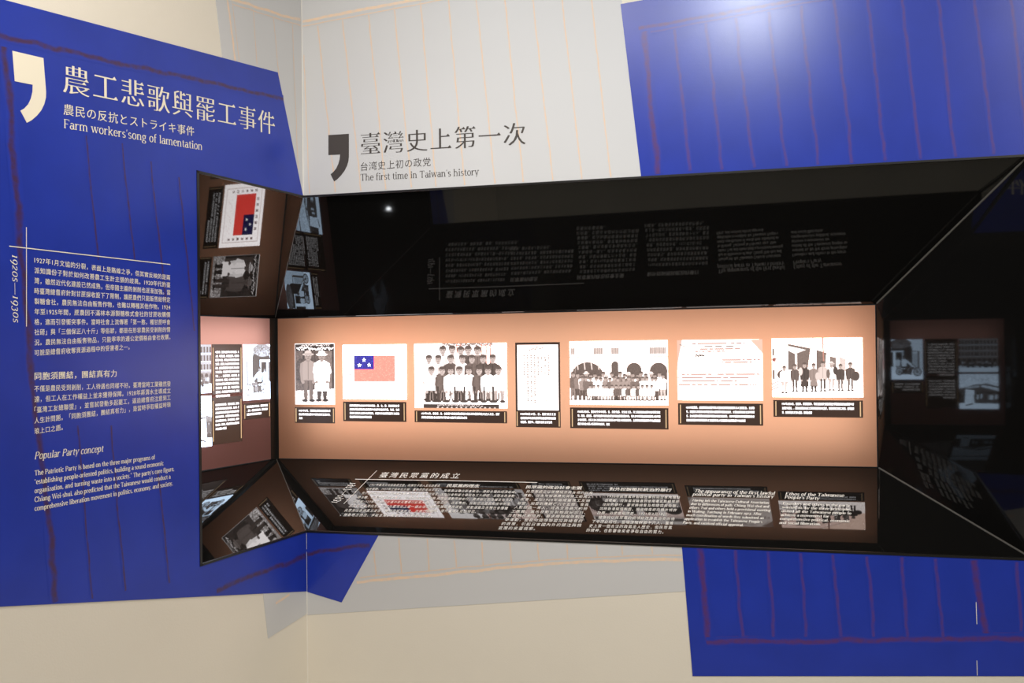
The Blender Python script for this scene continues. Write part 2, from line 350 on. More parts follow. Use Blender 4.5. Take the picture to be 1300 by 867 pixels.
def serif(text, slant=0.0, heavy=1.0, gap=0.0):
    vs, fs, lay = [], [], []
    x0 = 0.0; q = 0
    TH, TN = 0.088*heavy, 0.036*heavy
    def ribbon(pts, wd=None):
        nonlocal q
        k = len(vs); n = len(pts)
        for i, p in enumerate(pts):
            d = np.array(pts[min(i+1, n-1)])-np.array(pts[max(i-1, 0)]); d = d/(np.linalg.norm(d)+1e-9)
            t = wd*heavy if wd else TN+(TH-TN)*abs(d[1])**1.3
            for sgn in (1, -1):
                vs.append((x0+p[0]-sgn*d[1]*t/2, p[1]+sgn*d[0]*t/2)); lay.append(q % 5)
        for i in range(n-1): fs.append((k+2*i, k+2*i+1, k+2*i+3, k+2*i+2))
        q += 1
    for ch in text:
        adv, st = GL.get(ch, GL['o'])
        for s in st:
            if s[0] == 'l': ribbon([(s[1], s[2]), (s[3], s[4])], s[5] if len(s) > 5 else None)
            elif s[0] == 'a':
                _, cx, cy, rx, ry, a0, a1 = s
                n = max(4, int(abs(a1-a0)/22))
                ribbon([(cx+rx*math.cos(math.radians(a0+(a1-a0)*i/n)), cy+ry*math.sin(math.radians(a0+(a1-a0)*i/n))) for i in range(n+1)])
            elif s[0] == 's': ribbon([(s[1]-.085, s[2]+.008), (s[1]+.09, s[2]+.008)], .044)
            elif s[0] == 'h': ribbon([(s[1]-.09, s[2]-.03), (s[1]+.02, s[2]+.005)], .048)
        x0 += adv+gap
    v = np.array(vs) if vs else np.zeros((0, 2))
    if len(v): v = v+np.outer(v[:, 1]*slant, V(1, 0))
    return v, fs, np.array(lay, float)
class Text:
    """lettering of one piece, laid on a surface line by line"""
    def __init__(s): s.mb = MB()
    def line(s, sf, A, B, up, geo, y0=0.0, fit=True, h=0.0006, lean=0.0, lay=0.00006):
        """A,B: foot of first and last letter (surface coords); up: em height in metres along the surface's up axis"""
        v, f, l = geo
        if not len(v): return
        A, B = np.array(A), np.array(B)
        x0, x1 = v[:, 0].min(), v[:, 0].max()
        d = (B-A)/(x1-x0) if fit else (B-A)/np.linalg.norm(B-A)*up
        pts = [sf.at(*(A+d*(p[0]-x0)+V(lean*up*(p[1]-y0), up*(p[1]-y0))), h+lay*k) for p, k in zip(v, l)]
        s.mb.add(pts, f)
    def build(s, name, m, parent): 
        o = s.mb.build_raw(name, m, parent); return o
def _raw(s, name, m, parent=None):
    me = bpy.data.meshes.new(name); me.from_pydata(s.v, [], s.f); me.update()
    return link(name, me, m, parent)
MB.build_raw = _raw
def px_line(tx, sf, p, q, hpx, geo, y0, ink, **kw):
    """lettering whose foot runs from photo point p to q, hpx tall"""
    A, B = sf.px(*p), sf.px(*q)
    tx.line(sf, A, B, hpx*sf.mpp(*p)/ink, geo, y0, **kw)

# ================================================================== THE SETTING
XE, YE, HC = 5.2, -6.0, 3.3
def on(sf, p): q = p-sf.O; return (q@sf.e1, q@sf.e2)
m = MB(); m.prism(WR, [(0, 0), (XE, 0), (XE, HC), (0, HC), on(WR, Ct), on(WR, Rt), on(WR, Rb), on(WR, Cb)], -0.03, 0)
structure(m.build('wall_right', M_CREAM))
LT = 5.8
m = MB(); m.prism(WL, [(0, 0), (LT, 0), (LT, HC), (0, HC), on(WL, Ct), on(WL, Lt), on(WL, Lb), on(WL, Cb)], -0.03, 0)
structure(m.build('wall_left', M_CREAM))
def slab(name, pts, z0, z1, mt):
    n = len(pts); mb = MB()
    mb.add([(x, y, z0) for x, y in pts]+[(x, y, z1) for x, y in pts], [tuple(range(n)), tuple(range(n, 2*n))]+[(i, (i+1) % n, n+(i+1) % n, n+i) for i in range(n)])
    return structure(mb.build(name, mt))
lend = LT*L3
FP = [(0, 0), (XE, 0), (XE, lend[1]), (lend[0], lend[1])]
slab('floor', FP, -0.05, 0, M_FLOOR)
slab('ceiling', FP, HC, HC+0.05, M_CEIL)
slab('wall_back', [(lend[0], lend[1]), (XE, lend[1]), (XE, lend[1]-0.05), (lend[0], lend[1]-0.05)], 0, HC, M_FAR)
slab('wall_far_right', [(XE, 0), (XE+0.05, 0), (XE+0.05, lend[1]), (XE, lend[1])], 0, HC, M_FAR)
# pale caulk down the inner corner, and the panel joint in the right-hand wall
nb = WR.n+WL.n; nb /= np.linalg.norm(nb)
m = MB(); m.tube(V(0, 0, 0.01)+nb*0.001, Cb+nb*0.001-V(0, 0, .004), 0.0018); m.tube(Ct+nb*0.001+V(0, 0, .004), V(0, 0, HC-.01)+nb*0.001, 0.0018)
structure(m.build('trim_1', M_CAULK))
a = WR.px(1238, 764); b = WR.px(1241, 900)
m = MB(); m.prism(WR, [(a[0]-.0006, WR.px(1241, 858.5)[1]), (a[0]+.0006, WR.px(1241, 858.5)[1]), (a[0]+.0006, 0.02), (a[0]-.0006, 0.02)], 0.0, 0.0008)
structure(m.build('trim_2', M_CAULK))

# ================================================================== THE NICHE
niche = thing(empty('display_niche', None), 'glossy black splayed display niche sunk through the corner of the two walls', 'display niche')
def board(name, a, b, c, d, parent, th=0.012, nx=24, ny=8):
    """a-b the front edge on the wall, d-c the back edge at the panel; a curved-free, finely divided board with thickness behind it"""
    a, b, c, d = map(np.array, (a, b, c, d))
    n = np.cross(c-a, d-b); n /= np.linalg.norm(n)
    mid = (a+b+c+d)/4
    if n@(V(1.2, -1.5, 1.4)-mid) < 0: n = -n
    vs = []
    for j in range(ny+1):
        for i in range(nx+1):
            u, w_ = i/nx, j/ny
            vs.append((1-w_)*((1-u)*a+u*b)+w_*((1-u)*d+u*c))
    N = len(vs); vs += [v-n*th for v in vs]
    W = nx+1
    fr = [(j*W+i, j*W+i+1, (j+1)*W+i+1, (j+1)*W+i) for j in range(ny) for i in range(nx)]
    bk = [tuple(N+k for k in reversed(f)) for f in fr]
    ring = [i for i in range(nx+1)]+[j*W+nx for j in range(1, ny+1)]+[ny*W+i for i in range(nx-1, -1, -1)]+[j*W for j in range(ny-1, 0, -1)]
    sd = [(ring[i], ring[(i+1) % len(ring)], N+ring[(i+1) % len(ring)], N+ring[i]) for i in range(len(ring))]
    me = bpy.data.meshes.new(name); me.from_pydata([tuple(map(float, v)) for v in vs], [], fr+bk+sd)
    bm = bmesh.new(); bm.from_mesh(me); bmesh.ops.recalc_face_normals(bm, faces=bm.faces)
    bm.faces.ensure_lookup_table()
    for k, f in enumerate(bm.faces): f.smooth = k < len(fr)
    for e in bm.edges:
        if len(e.link_faces) == 2 and e.link_faces[0].smooth != e.link_faces[1].smooth: e.smooth = False
    bm.to_mesh(me); bm.free()
    return link(name, me, M_BLACK, parent)
board('soffit_board', Ct, Rt, PRt, Pt, niche)['label'] = 'long black soffit board over the long lit panel'
board('soffit_board', Ct, Lt, PLt, Pt, niche)['label'] = 'short black soffit board over the short lit panel'
sill = board('sill_board', Cb, Rb, PRb, Pb, niche); sill['label'] = 'long black sill board carrying white lettering'
board('sill_board', Cb, Lb, PLb, Pb, niche)['label'] = 'short black sill board under the short lit panel'
board('end_board', Rt, Rb, PRb, PRt, niche, nx=8)['label'] = 'black end board at the right end of the long panel'
board('end_board', Lt, Lb, PLb, PLt, niche, nx=8)['label'] = 'black end board behind the left jamb'
# satin lip round the opening, standing a little proud of the walls
m = MB()
for sf, p, q, sg in ((WR, Ct, Rt, -1), (WR, Cb, Rb, 1), (WL, Ct, Lt, -1), (WL, Cb, Lb, 1)):
    a, b = np.array(on(sf, p)), np.array(on(sf, q)); wv = V(0, sg*0.006)
    m.prism(sf, [a, b, b+wv, a+wv], -0.004, 0.0045)
a, b = np.array(on(WL, Lt)), np.array(on(WL, Lb)); m.prism(WL, [a, b, b-V(.009, 0), a-V(.009, 0)], -0.02, 0.0045)
a, b = np.array(on(WR, Rt)), np.array(on(WR, Rb)); m.prism(WR, [a, b, b-V(.006, 0), a-V(.006, 0)], -0.004, 0.0045)
m.build('opening_lip', M_LIP, niche)
for p, q, r in ((Rt, PRt, .0032), (Rb, PRb, .0032), (Ct, Pt, .0016), (Cb, Pb, .0016)):
    d = (q-p); m = MB(); m.tube(p+d*0.02, q-d*0.01, r); m.build('joint_bead', M_SEAM, niche)
# dark upright post where the two lit panels meet
m = MB(); m.prism(PR, [(-.004, PB), (.012, PB), (.012, PT), (-.004, PT)], -0.01, 0.003)
m.prism(PL, [(-.004, PB), (.034, PB), (.034, PT), (-.004, PT)], -0.01, 0.003)
m.build('corner_post', M_LIP, niche)

# lit panels: a translucent printed film closing a shallow box with lamps inside it
def panel(name, sf, pts, mt, label, lamps):
    m = MB(); m.add([sf.at(a, b, .002) for a, b in pts], [(0, 1, 2, 3)])
    o = thing(m.build_raw(name, mt), label, 'light box')
    m = MB(); m.add([sf.at(a, b, .002) for a, b in pts]+[sf.at(a, b, -.10) for a, b in pts], [(4, 5, 6, 7)]+[(i, (i+1) % 4, (i+1) % 4+4, i+4) for i in range(4)])
    m.build('box_shell', M_BOX, o)
    for ac, zc, off, sx, sy, watts, col in lamps:
        l = bpy.data.lights.new('panel_backlight', 'AREA'); l.shape = 'RECTANGLE'; l.size = sx; l.size_y = sy; l.energy = watts; l.color = col
        q = bpy.data.objects.new('panel_backlight', l); COL.objects.link(q)
        q.matrix_world = Matrix.Translation(sf.at(ac, zc, off)) @ Vector(sf.n).to_track_quat('Z', 'Y').to_matrix().to_4x4() @ Matrix.Rotation(math.pi, 4, 'Y')
    return o
panel('light_box_panel', PR, [(.0125, PB+.002), (XP-.002, PB+EX[5]+.002), (XP-.002, PT+EX[4]-.002), (.0125, PT-.002)], M_PANR,
      'long tan backlit panel at the back of the niche, holding seven photographs', [(XP/2+.05, PB+.285, -.09, 1.95, .40, 3.15, (1, .95, .88))])
panel('light_box_panel', PL, [(.0345, PB+.002), (TE-.002, PB+.001), (TE-.002, PT-.001), (.0345, PT-.002)], M_PANL,
      'short dim tan panel in the left arm of the niche, beside the black post', [(.30, PT-.08, -.07, .46, .09, .27, (1, .92, .88))])

# ================================================================== SHEETS ON THE WALLS
def sheet(name, sf, pts, mt, label, h0, h1):
    m = MB(); m.prism(sf, pts, h0, h1); return thing(m.build(name, mt), label, 'wall graphic')
def top_edge(x): t = x/XR; return (x, ZT+EX[0]*t)
def bot_edge(x): t = x/XR; return (x, ZB+EX[1]*t)
G1, B1 = 0.0012, 0.0024
def blue_left(z):                                # slanting left edge of the large blue sheet on the right wall
    p, q = WR.px(790, 5), WR.px(866, 696); return p[0]+(z-p[1])*(q[0]-p[0])/(q[1]-p[1])
zt_, zb_ = ZT+EX[0]*.5, ZB+EX[1]*.5
# grey, right wall, above
TOP = HC-0.02
g_up = sheet('grey_graphic_sheet', WR, [(0.002, ZT), top_edge(blue_left(zt_)), (blue_left(TOP), TOP), (0.002, TOP)], M_GREY,
             'tall grey sheet above the niche with orange rules and a dark comma mark and title', 0.0002, G1)
a, b = WR.px(389.5, 780.5), WR.px(868, 750)
g_lo = sheet('grey_graphic_sheet', WR, [(0.002, a[1]), (blue_left(b[1])+.002, b[1]), bot_edge(blue_left(zb_)), (0.002, ZB)], M_GREY,
             'grey strip with orange rules hanging below the niche on the right wall', 0.0002, G1)
# grey, left wall
e0, e1 = WL.px(273.5, 0), WL.px(298, 215)
ge = lambda z: e0[0]+(z-e0[1])*(e1[0]-e0[0])/(e1[1]-e0[1])
lt_edge = lambda t: (t, ZT+EX[2]*t/SL)
lb_edge = lambda t: (t, ZB+EX[3]*t/SL)
gl_up = sheet('grey_graphic_sheet', WL, [(0.002, TOP), (ge(TOP), TOP), (ge(ZT+.01), ZT+.01), (0.002, ZT)], M_GREY,
              'grey sheet on the left wall rising behind the tilted blue panel', 0.0002, G1)
q = pxs(WL, [(334, 757), (340, 810.5), (388.5, 779.5)])
gl_lo = sheet('grey_graphic_sheet', WL, [(0.002, ZB-.02), (q[0][0], ZB-.02), q[0], q[1], (0.002, q[2][1])], M_GREY,
              'grey pointed flap below the blue panel, left of the wall corner', 0.0002, G1)
# blue, left wall: a C round the opening
tl0, tl1 = WL.px(5, 0), WL.px(352, 92)
far = 1.75
slope = (tl0[1]-tl1[1])/(tl0[0]-tl1[0])
br = WL.px(384, 245)
bl0, bl1 = WL.px(0, 770), WL.px(388.3, 750.8)
sb = (bl0[1]-bl1[1])/(bl0[0]-bl1[0])
b_left = sheet('blue_graphic_sheet', WL, [(far, tl0[1]+slope*(far-tl0[0])), tl1, lt_edge(max(br[0], .004)), lt_edge(SL), lb_edge(SL), lb_edge(.003),
               (.003, bl1[1]), (far, bl0[1]+sb*(far-bl0[0]))], M_BLUE,
               'large tilted blue sheet on the left wall with ivory comma mark, title and paragraphs', G1+.0002, B1)
q = pxs(WR, [(481, 681), (434, 764.5), (389.2, 751)])
b_fold = sheet('blue_graphic_sheet', WR, [(.003, ZB), bot_edge(q[0][0]), q[1], (.003, q[2][1])], M_BLUE,
               'small blue pointed flap under the niche, right of the wall corner', G1+.0002, B1)
# blue, right wall
XF = 3.4
p0, p1 = WR.px(788, 5.5), WR.px(818, 0)
st = (p1[1]-p0[1])/(p1[0]-p0[0])
b_up = sheet('blue_graphic_sheet', WR, [p0, (XF, p0[1]+st*(XF-p0[0])), (XF, ZT+EX[0]), top_edge(XR), top_edge(blue_left(zt_))], M_BLUE,
             'large blue sheet with red rules above the right half of the niche', G1+.0002, B1)
q0, q1 = WR.px(879.5, 858), WR.px(1300, 858)
b_lo = sheet('blue_graphic_sheet', WR, [bot_edge(blue_left(zb_)), q0, (XF, q0[1]+(q1[1]-q0[1])/(q1[0]-q0[0])*(XF-q0[0])), (XF, ZB+EX[1]), bot_edge(XR)], M_BLUE,
             'large blue sheet with red rules below the right half of the niche', G1+.0002, B1)

_lay = [0]
def rules(sf, parent, jobs, h, name='ruled_line'):
    """jobs: (photo path, width in pixels, material)"""
    by = {}
    for path, wpx, mt in jobs: by.setdefault(mt.name, (mt, []))[1].append((path, wpx))
    for mt, L in by.values():
        m = MB()
        for path, wpx in L:
            _lay[0] = (_lay[0]+1) % 23; m.strip(sf, pxs(sf, path), wpx*sf.mpp(*path[0]), h+.00001*_lay[0])
        m.build('ruled_lines', mt, parent)
def ext(p, q, y):                                # lengthen an upright rule to photo row y
    return (p[0]+(y-p[1])*(q[0]-p[0])/(q[1]-p[1]), y)
J = []
vt = [((403.7, 33), (426, 244)), ((435, 24.5), (458.7, 242.5)), ((468, 16.5), (490, 240.5)), ((500.3, 8.5), (522.7, 238)), ((534, 2), (554, 237)), ((569.6, 0), (590, 235)),
      ((605, 0), (628.7, 233)), ((641, 0), (664.6, 231)), ((676.4, 0), (702, 229)), ((713.5, 0), (738.8, 227)), ((751, 0), (775.5, 225))]
for i, (p, q) in enumerate(vt):
    if i > 4: p = ext(p, q, -0.19*(p[0]-530))
    J.append(((p, q), 4.2, M_RULE_O))
J.append((((384.5, 27), (531, -1), (620, -18), (700, -33)), 6.5, M_RULE_OB)); J.append((((384.5, 33.5), (531, 5.5), (620, -11.5), (700, -27)), 3.4, M_RULE_O))
J.append((((386, 70), (393, 246)), 3, M_RULE_O))
rules(WR, g_up, J, G1+.0003)
J = []
for a, b in [((474.7, 699), (477.7, 730)), ((506.7, 683), (510, 727)), ((542.6, 684), (545, 723.5)), ((576.8, 686), (579.5, 720.4)), ((612, 688), (614, 718)), ((647.4, 689), (649.6, 716)),
             ((683, 690), (684.7, 713)), ((719.7, 691), (721.5, 710.3)), ((757.4, 692), (758.8, 708)), ((790, 693), (790.8, 706)), ((827.6, 694), (828.5, 705))]:
    J.append(((a, b), 4, M_RULE_O))
J.append((((453, 739), (560, 729), (637, 721), (720, 714), (800, 711), (866, 710)), 6.5, M_RULE_OB))
J.append((((457, 733), (560, 723), (637, 715.5), (720, 709), (800, 705.5), (866, 704.5)), 3.2, M_RULE_O))
rules(WR, g_lo, J, G1+.0003)
J = [(((288, -2), (298.5, 80)), 6, M_RULE_OB), (((294, 0), (303.5, 80)), 2.6, M_RULE_O), (((288, -3), (330, 11), (381, 26)), 6.5, M_RULE_OB), (((294, 5), (330, 17), (381, 32.5)), 3.2, M_RULE_O),
     (((321, 14), (326, 82)), 3, M_RULE_O), (((346.6, 23), (354, 100)), 3, M_RULE_O), (((370.7, 31), (378, 215)), 3, M_RULE_O)]
rules(WL, gl_up, J, G1+.0003)
rules(WL, gl_lo, [(((349.5, 765), (358, 760), (367, 755)), 6, M_RULE_OB)], G1+.0003)
J = [(((-60, 30), (0, 46), (120, 74), (240, 99), (359, 126)), 15, M_RULE_RD), (((6, 60), (13, 160), (24, 290), (38, 467), (50, 580), (61, 656), (70, 764)), 20, M_RULE_RD),
     (((274, 749), (300, 739), (340, 723), (387, 706)), 15, M_RULE_RD)]
for p, q in (((108, 172), (124, 330)), ((154, 182), (170, 330)), ((190, 205), (214, 420)), ((226, 225), (246, 420)), ((140, 540), (158, 750)), ((98, 540), (116, 760)), ((200, 600), (214, 740))):
    J.append(((p, q), 6, M_RULE_RD))
rules(WL, b_left, J, B1+.0003)
rules(WR, b_fold, [(((390.5, 703), (420, 697), (470, 692)), 12, M_RULE_RD)], B1+.0003)
J = []
for a, b in [((856, 34), (876, 217)), ((896, 26), (917, 215.5)), ((933, 19), (957, 213)), ((975, 11), (998, 211)), ((1016, 3), (1039, 209)), ((1059, 0), (1082, 207)), ((1101, 0), (1124, 204)),
             ((1145, 0), (1168, 202)), ((1191, 0), (1213, 199)), ((1237, 0), (1261, 196)), ((1283, 0), (1303, 170)), ((1328, 0), (1350, 190))]:
    if a[1] == 0: a = ext(a, b, -0.17*(a[0]-1020)+1)
    J.append(((a, b), 8.5, M_RULE_R))
J.append((((818, 36), (826, 130), (836, 221)), 15, M_RULE_RB))
J.append((((811, 37), (900, 20.5), (1020, -1.5), (1130, -22)), 9, M_RULE_RB)); J.append((((822, 42), (900, 27), (1020, 4.5), (1130, -16)), 5, M_RULE_R))
rules(WR, b_up, J, B1+.0003)
J = []
for a, b in [((934, 698), (942, 808)), ((974.6, 700), (983, 808)), ((1016, 702), (1024, 808)), ((1057, 704), (1067, 808)), ((1101, 706), (1110, 808)), ((1144, 707), (1152, 808)), ((1188, 709), (1197, 808)),
             ((1290, 713), (1298, 808)), ((1335, 716), (1344, 808))]:
    J.append(((a, b), 8.5, M_RULE_R))
J.append((((1236, 711), (1243, 760), (1252, 808)), 16, M_RULE_RB))
J.append((((889, 696), (894, 760), (901, 816)), 16, M_RULE_RB)); J.append((((897, 815), (1000, 813.5), (1150, 811.5), (1350, 810)), 13, M_RULE_RB)); J.append((((902, 809), (1100, 807), (1350, 803)), 5, M_RULE_R))
rules(WR, b_lo, J, B1+.0003)
# pale worn seam in the lower blue sheet
m = MB(); a0, a1 = WR.px(1239, 764), WR.px(1240, 792); c0, c1 = WR.px(1240, 838), WR.px(1240.5, 857)
m.strip(WR, [a0, a1], .0016, B1+.0007); m.build_raw('worn_seam', M_CAULK, b_lo)
m = MB(); m.strip(WR, [c0, c1], .0016, B1+.0007); m.build_raw('worn_seam', M_CAULK, b_lo)

# ------------------------------------------------------------------ comma marks and titles
def comma(sf, tl, tr, bl, mt, parent, h):
    a, b, c = sf.px(*tl), sf.px(*tr), sf.px(*bl)
    e, d = b-a, c-a                              # unit square axes (along, down)
    P = lambda u, v: a+e*u+d*v
    pts = [P(0, 0), P(1, 0)]
    pts += [P(1.0, v) for v in (0.5, 1.0)]
    arc = [(1.0, 1.15), (.98, 1.35), (.91, 1.58), (.79, 1.82), (.63, 2.03), (.44, 2.22), (.28, 2.33)]
    inn = [(.105, 1.96), (.24, 1.86), (.38, 1.69), (.48, 1.48), (.55, 1.24), (.575, 1.0)]
    pts += [P(*q) for q in arc]+[P(*q) for q in inn]+[P(0, 1.0)]
    m = MB(); m.prism(sf, pts, h-.0004, h+.0004); return m.build('comma_mark', mt, parent)
comma(WL, (14.5, 64.7), (53.9, 73.9), (17.6, 103.2), M_IVORY, b_left, B1+.0005)
comma(WR, (417.3, 171.6), (443.2, 170), (417.3, 197), M_DARK, g_up, G1+.0005)
KY = -0.10                                       # foot of the characters below their baseline
def title(sf, text, p, q, hpx, mt, parent, name, h, contrast=.022, thin=.016, lat=False, space=1.1, **kw):
    t = Text(); px_line(t, sf, p, q, hpx, serif(text, **kw) if lat else cjk(text, contrast, thin, space), 0 if lat else KY, .70 if lat else .95, h=h)
    return t.build(name, mt, parent)
HB, HG = B1+.0007, G1+.0007
title(WL, '農工悲歌與罷工事件', (79, 118.5), (348, 172.5), 38.5, M_IVORY, b_left, 'title_lettering', HB)
title(WL, '農民の反抗とストライキ事件', (79.5, 146), (245.5, 173.5), 14.6, M_IVORY, b_left, 'subtitle_lettering', HB, 0.012, .006)
title(WL, "Farm workers'song of lamentation", (80, 162.5), (255.6, 190.5), 11.5, M_IVORY, b_left, 'translation_lettering', HB, lat=True, heavy=1.05)
title(WR, '臺灣史上第一次', (458.5, 197.5), (667.5, 184.5), 28.5, M_DARK, g_up, 'title_lettering', HG)
title(WR, '台湾史上初の政党', (458.5, 217.5), (547, 211), 11.2, M_DARK, g_up, 'subtitle_lettering', HG, 0.006, .008)
title(WR, "The first time in Taiwan's history", (458, 229.5), (608.5, 222), 8.6, M_DARK, g_up, 'translation_lettering', HG, lat=True, heavy=.95)
# rules and date on the blue sheet
m = MB(); m.strip(WL, pxs(WL, [(10.5, 312.5), (215, 335.8)]), 1.1*WL.mpp(100, 320), HB); m.strip(WL, pxs(WL, [(32.3, 288.5), (32.4, 414.5)]), 1.0*WL.mpp(32, 350), HB+.0001)
m.build_raw('crossed_hairlines', M_IVORY, b_left)
def date_on(sf, p, q, hpx, mt, parent, h, text, side):
    v, f, l = serif(text, .22, 1.0, .02)
    A, B = sf.px(*p), sf.px(*q); x0, x1 = v[:, 0].min(), v[:, 0].max(); d = (B-A)/(x1-x0)
    up = side*hpx*sf.mpp(*p)/.7
    pts = [sf.at(*(A+d*(w_[0]-x0)+V(up*w_[1], 0)), h+.00006*k) for w_, k in zip(v, l)]
    mb = MB(); mb.add(pts, f); return mb.build_raw('date_lettering', mt, parent)
date_on(WL, (14.2, 323.5), (15.5, 409.5), 10.5, M_IVORY, b_left, HB, '1920s\u20141930s', -1)
def block(tx, sf, tl, tr, bl, br, lines, hpx, fn, y0, ink, h, hpx2=None, just=True):
    """lines of lettering between four photo corners (foot of first and last line)"""
    n = len(lines); tl, tr, bl, br = map(np.array, (tl, tr, bl, br))
    tl, tr, bl, br = (sf.px(*p) for p in (tl, tr, bl, br))
    wmax = None
    geos = [fn(s) for s in lines]
    wd = [(g[0][:, 0].max()-g[0][:, 0].min()) if len(g[0]) else 0 for g in geos]; wmax = max(wd)
    for i, g in enumerate(geos):
        t = i/max(1, n-1); A = tl+(bl-tl)*t; B = tr+(br-tr)*t
        fr = wd[i]/wmax
        if just and fr > .93: fr = 1
        hh = hpx+((hpx2 or hpx)-hpx)*t
        tx.line(sf, A, A+(B-A)*fr, hh, g, y0, h=h)
S = WL.mpp(100, 400)
tx = Text()
block(tx, WL, (42.5, 334), (215, 356), (42.5, 452), (215, 440.5), [
 '1927年1月文協的分裂，表面上是路線之爭，但其實反映的是兩', '派知識份子對於如何改善農工生計主張的歧異。1920年代的臺', '灣，雖然近代化建設已然成熟，但帝國主義的剝削也逐漸加強。當',
 '時臺灣總督府針對甘蔗採收設下了限制，讓蔗農們只能販售給特定', '製糖會社，農民無法自由販售作物，也難以轉種其他作物。1924', '年至1925年間，蔗農因不滿林本源製糖株式會社的甘蔗收購價',
 '格，進而引發衝突事件。當時社會上流傳著「第一憨，種甘蔗呼會', '社磅」與「三個保正八十斤」等俗諺，都是在形容農民受剝削的情', '況。農民無法自由販售物品，只能乖乖的遵公定價格由會社收購，', '可說是總督府收奪資源過程中的受害者之一。'],
 8.0*S, lambda s: cjk(s, .008, 0, 1.12), KY, 1, HB)
block(tx, WL, (42.5, 497.5), (215.5, 490.5), (42.5, 551.5), (215.5, 525.5), ['不僅是農民受到剝削，工人待遇也同樣不好。臺灣當時工業雖然發', '達，但工人在工作權益上並未獲得保障。1928年蔣渭水主導成立', '「臺灣工友總聯盟」，並嘗試發動多起罷工，逼迫總督府注意到工',
 '人生計問題。「同胞須團結，團結真有力」，是當時爭取權益時琅', '琅上口之語。'], 8.0*S, lambda s: cjk(s, .008, 0, 1.12), KY, 1, HB)
tx.build('paragraph_lettering', M_IVORY, b_left)
tx = Text(); px_line(tx, WL, (42.7, 482.5), (147, 478.5), 10, cjk('同胞須團結，團結真有力', .02, 0, 1.12), KY, .95, h=HB); tx.build('heading_lettering', M_IVORY, b_left)
tx = Text(); px_line(tx, WL, (42.7, 583), (130.5, 573), 9.2, serif('Popular Party concept', .24, 1.15), 0, .70, h=HB); tx.build('heading_lettering', M_IVORY, b_left)
tx = Text(); block(tx, WL, (42.7, 603.5), (220, 579.3), (42.7, 648.5), (220, 615.5), ['The Patriotic Party is based on the three major programs of', '"establishing people-oriented politics, building a sound economic',
 'organization, and turning waste into a society." The party\'s core figure,', 'Chiang Wei-shui, also predicted that the Taiwanese would conduct a', 'comprehensive liberation movement in politics, economy, and society.'],
 8.6*S, lambda s: serif(s, 0, 1.35), 0, 1, HB, just=False)
tx.build('translation_lettering', M_IVORY, b_left)

# ------------------------------------------------------------------ lettering on the sill
hs = .0005
SP = lambda x, y: SILL.mpp(x, y)
tx = Text(); px_line(tx, SILL, (480.5, 606.5), (581.5, 607.8), 7, cjk('臺灣民眾黨的成立', .012, .004, 1.4), KY, .95, h=hs); tx.build('title_lettering', M_WHITE, sill)
m = MB(); m.strip(SILL, pxs(SILL, [(451, 608.4), (566, 610.2), (682, 612.6)]), .0032, hs); m.strip(SILL, pxs(SILL, [(478.3, 597.6), (436.6, 639.6)]), .0022, hs+.0001); m.build_raw('crossed_hairlines', M_WHITE, sill)
v, f, l = serif('1927\u20141931', .1, 1.1, .02)
A, B = SILL.px(452, 613), SILL.px(427.5, 638.5); d = (B-A)/(v[:, 0].max()); pv = V(d[1], -d[0]); pv = pv/np.linalg.norm(pv)*.045
if pv[0] > 0: pv = -pv
mb = MB(); mb.add([SILL.at(*(A+d*w_[0]+pv*w_[1]), hs+.00005*k) for w_, k in zip(v, l)], f); mb.build_raw('date_lettering', M_WHITE, sill)
for s, p, q in (('民眾黨的理念', (566.5, 618.5), (607.5, 619.3)), ('民眾黨的政治社會主張', (667, 620.3), (738, 621.8)), ('對外控訴殖民統治的暴行', (773, 623), (852, 624.5))):
    tx = Text(); px_line(tx, SILL, p, q, 4.2, cjk(s, .016, 0), KY, .95, h=hs); tx.build('heading_lettering', M_WHITE, sill)
CB = lambda s: cjk(s, .004, .004, 1.28)
tx = Text(); H4 = SP(600, 640)*3.7
block(tx, SILL, (469, 617), (557.6, 618.4), (431, 655.5), (548, 657), ['1921年臺灣文化協會成立後，知識份子投入文化啟蒙與', '社會運動。1927年文協左右分裂，舊幹部們退出文協，', '另外籌組政治結社，先後擬定臺灣自治會、臺灣同盟會', '等名稱，都遭到總督府的禁止。幾經修改綱領及章程，', '終於在1927年7月10日於臺中聚英樓舉行創黨大會，',
 '正式成立臺灣民眾黨，成為臺灣史上第一個合法政黨。', '民眾黨在各地設立支部，舉辦政談演說會，並發行黨報', '，推動地方自治，爭取言論、集會、出版與結社自由。'], H4, CB, KY, 1, hs, H4*1.12)
block(tx, SILL, (563, 624.5), (655, 626.5), (540, 650), (641, 652.5), ['民眾黨以確立民本政治、建設合理的經濟組織、', '改除社會制度之缺陷為三大綱領，主張全民運動', '與階級運動同時並行，要求地方自治權及完全的', '言論自由，改革學制，反對官派議員和保甲制度', '，並且援助農民運動、勞動運動及各種社會團體', '的發展，提升臺灣人民的地位。'], H4, CB, KY, 1, hs, H4*1.08)
block(tx, SILL, (668, 625.6), (752, 627.6), (632, 672.4), (735, 674.6), ['民眾黨成立以後積極參與各項的社會', '運動，在各地指導農民與勞工組成工', '友會，並在1928年組成臺灣工友總', '聯盟，加盟的團體達六十五個，會員', '人數超過一萬人，成為全島最大的勞', '工團體。黨也發動反對始政紀念日、',
 '反對鴉片新特許、要求廢除保甲制度', '等運動，並且向國際聯盟控訴總督府', '的政策，引起日本國內外的關注與調', '查團的來臺視察。'], H4, CB, KY, 1, hs, H4*1.14)
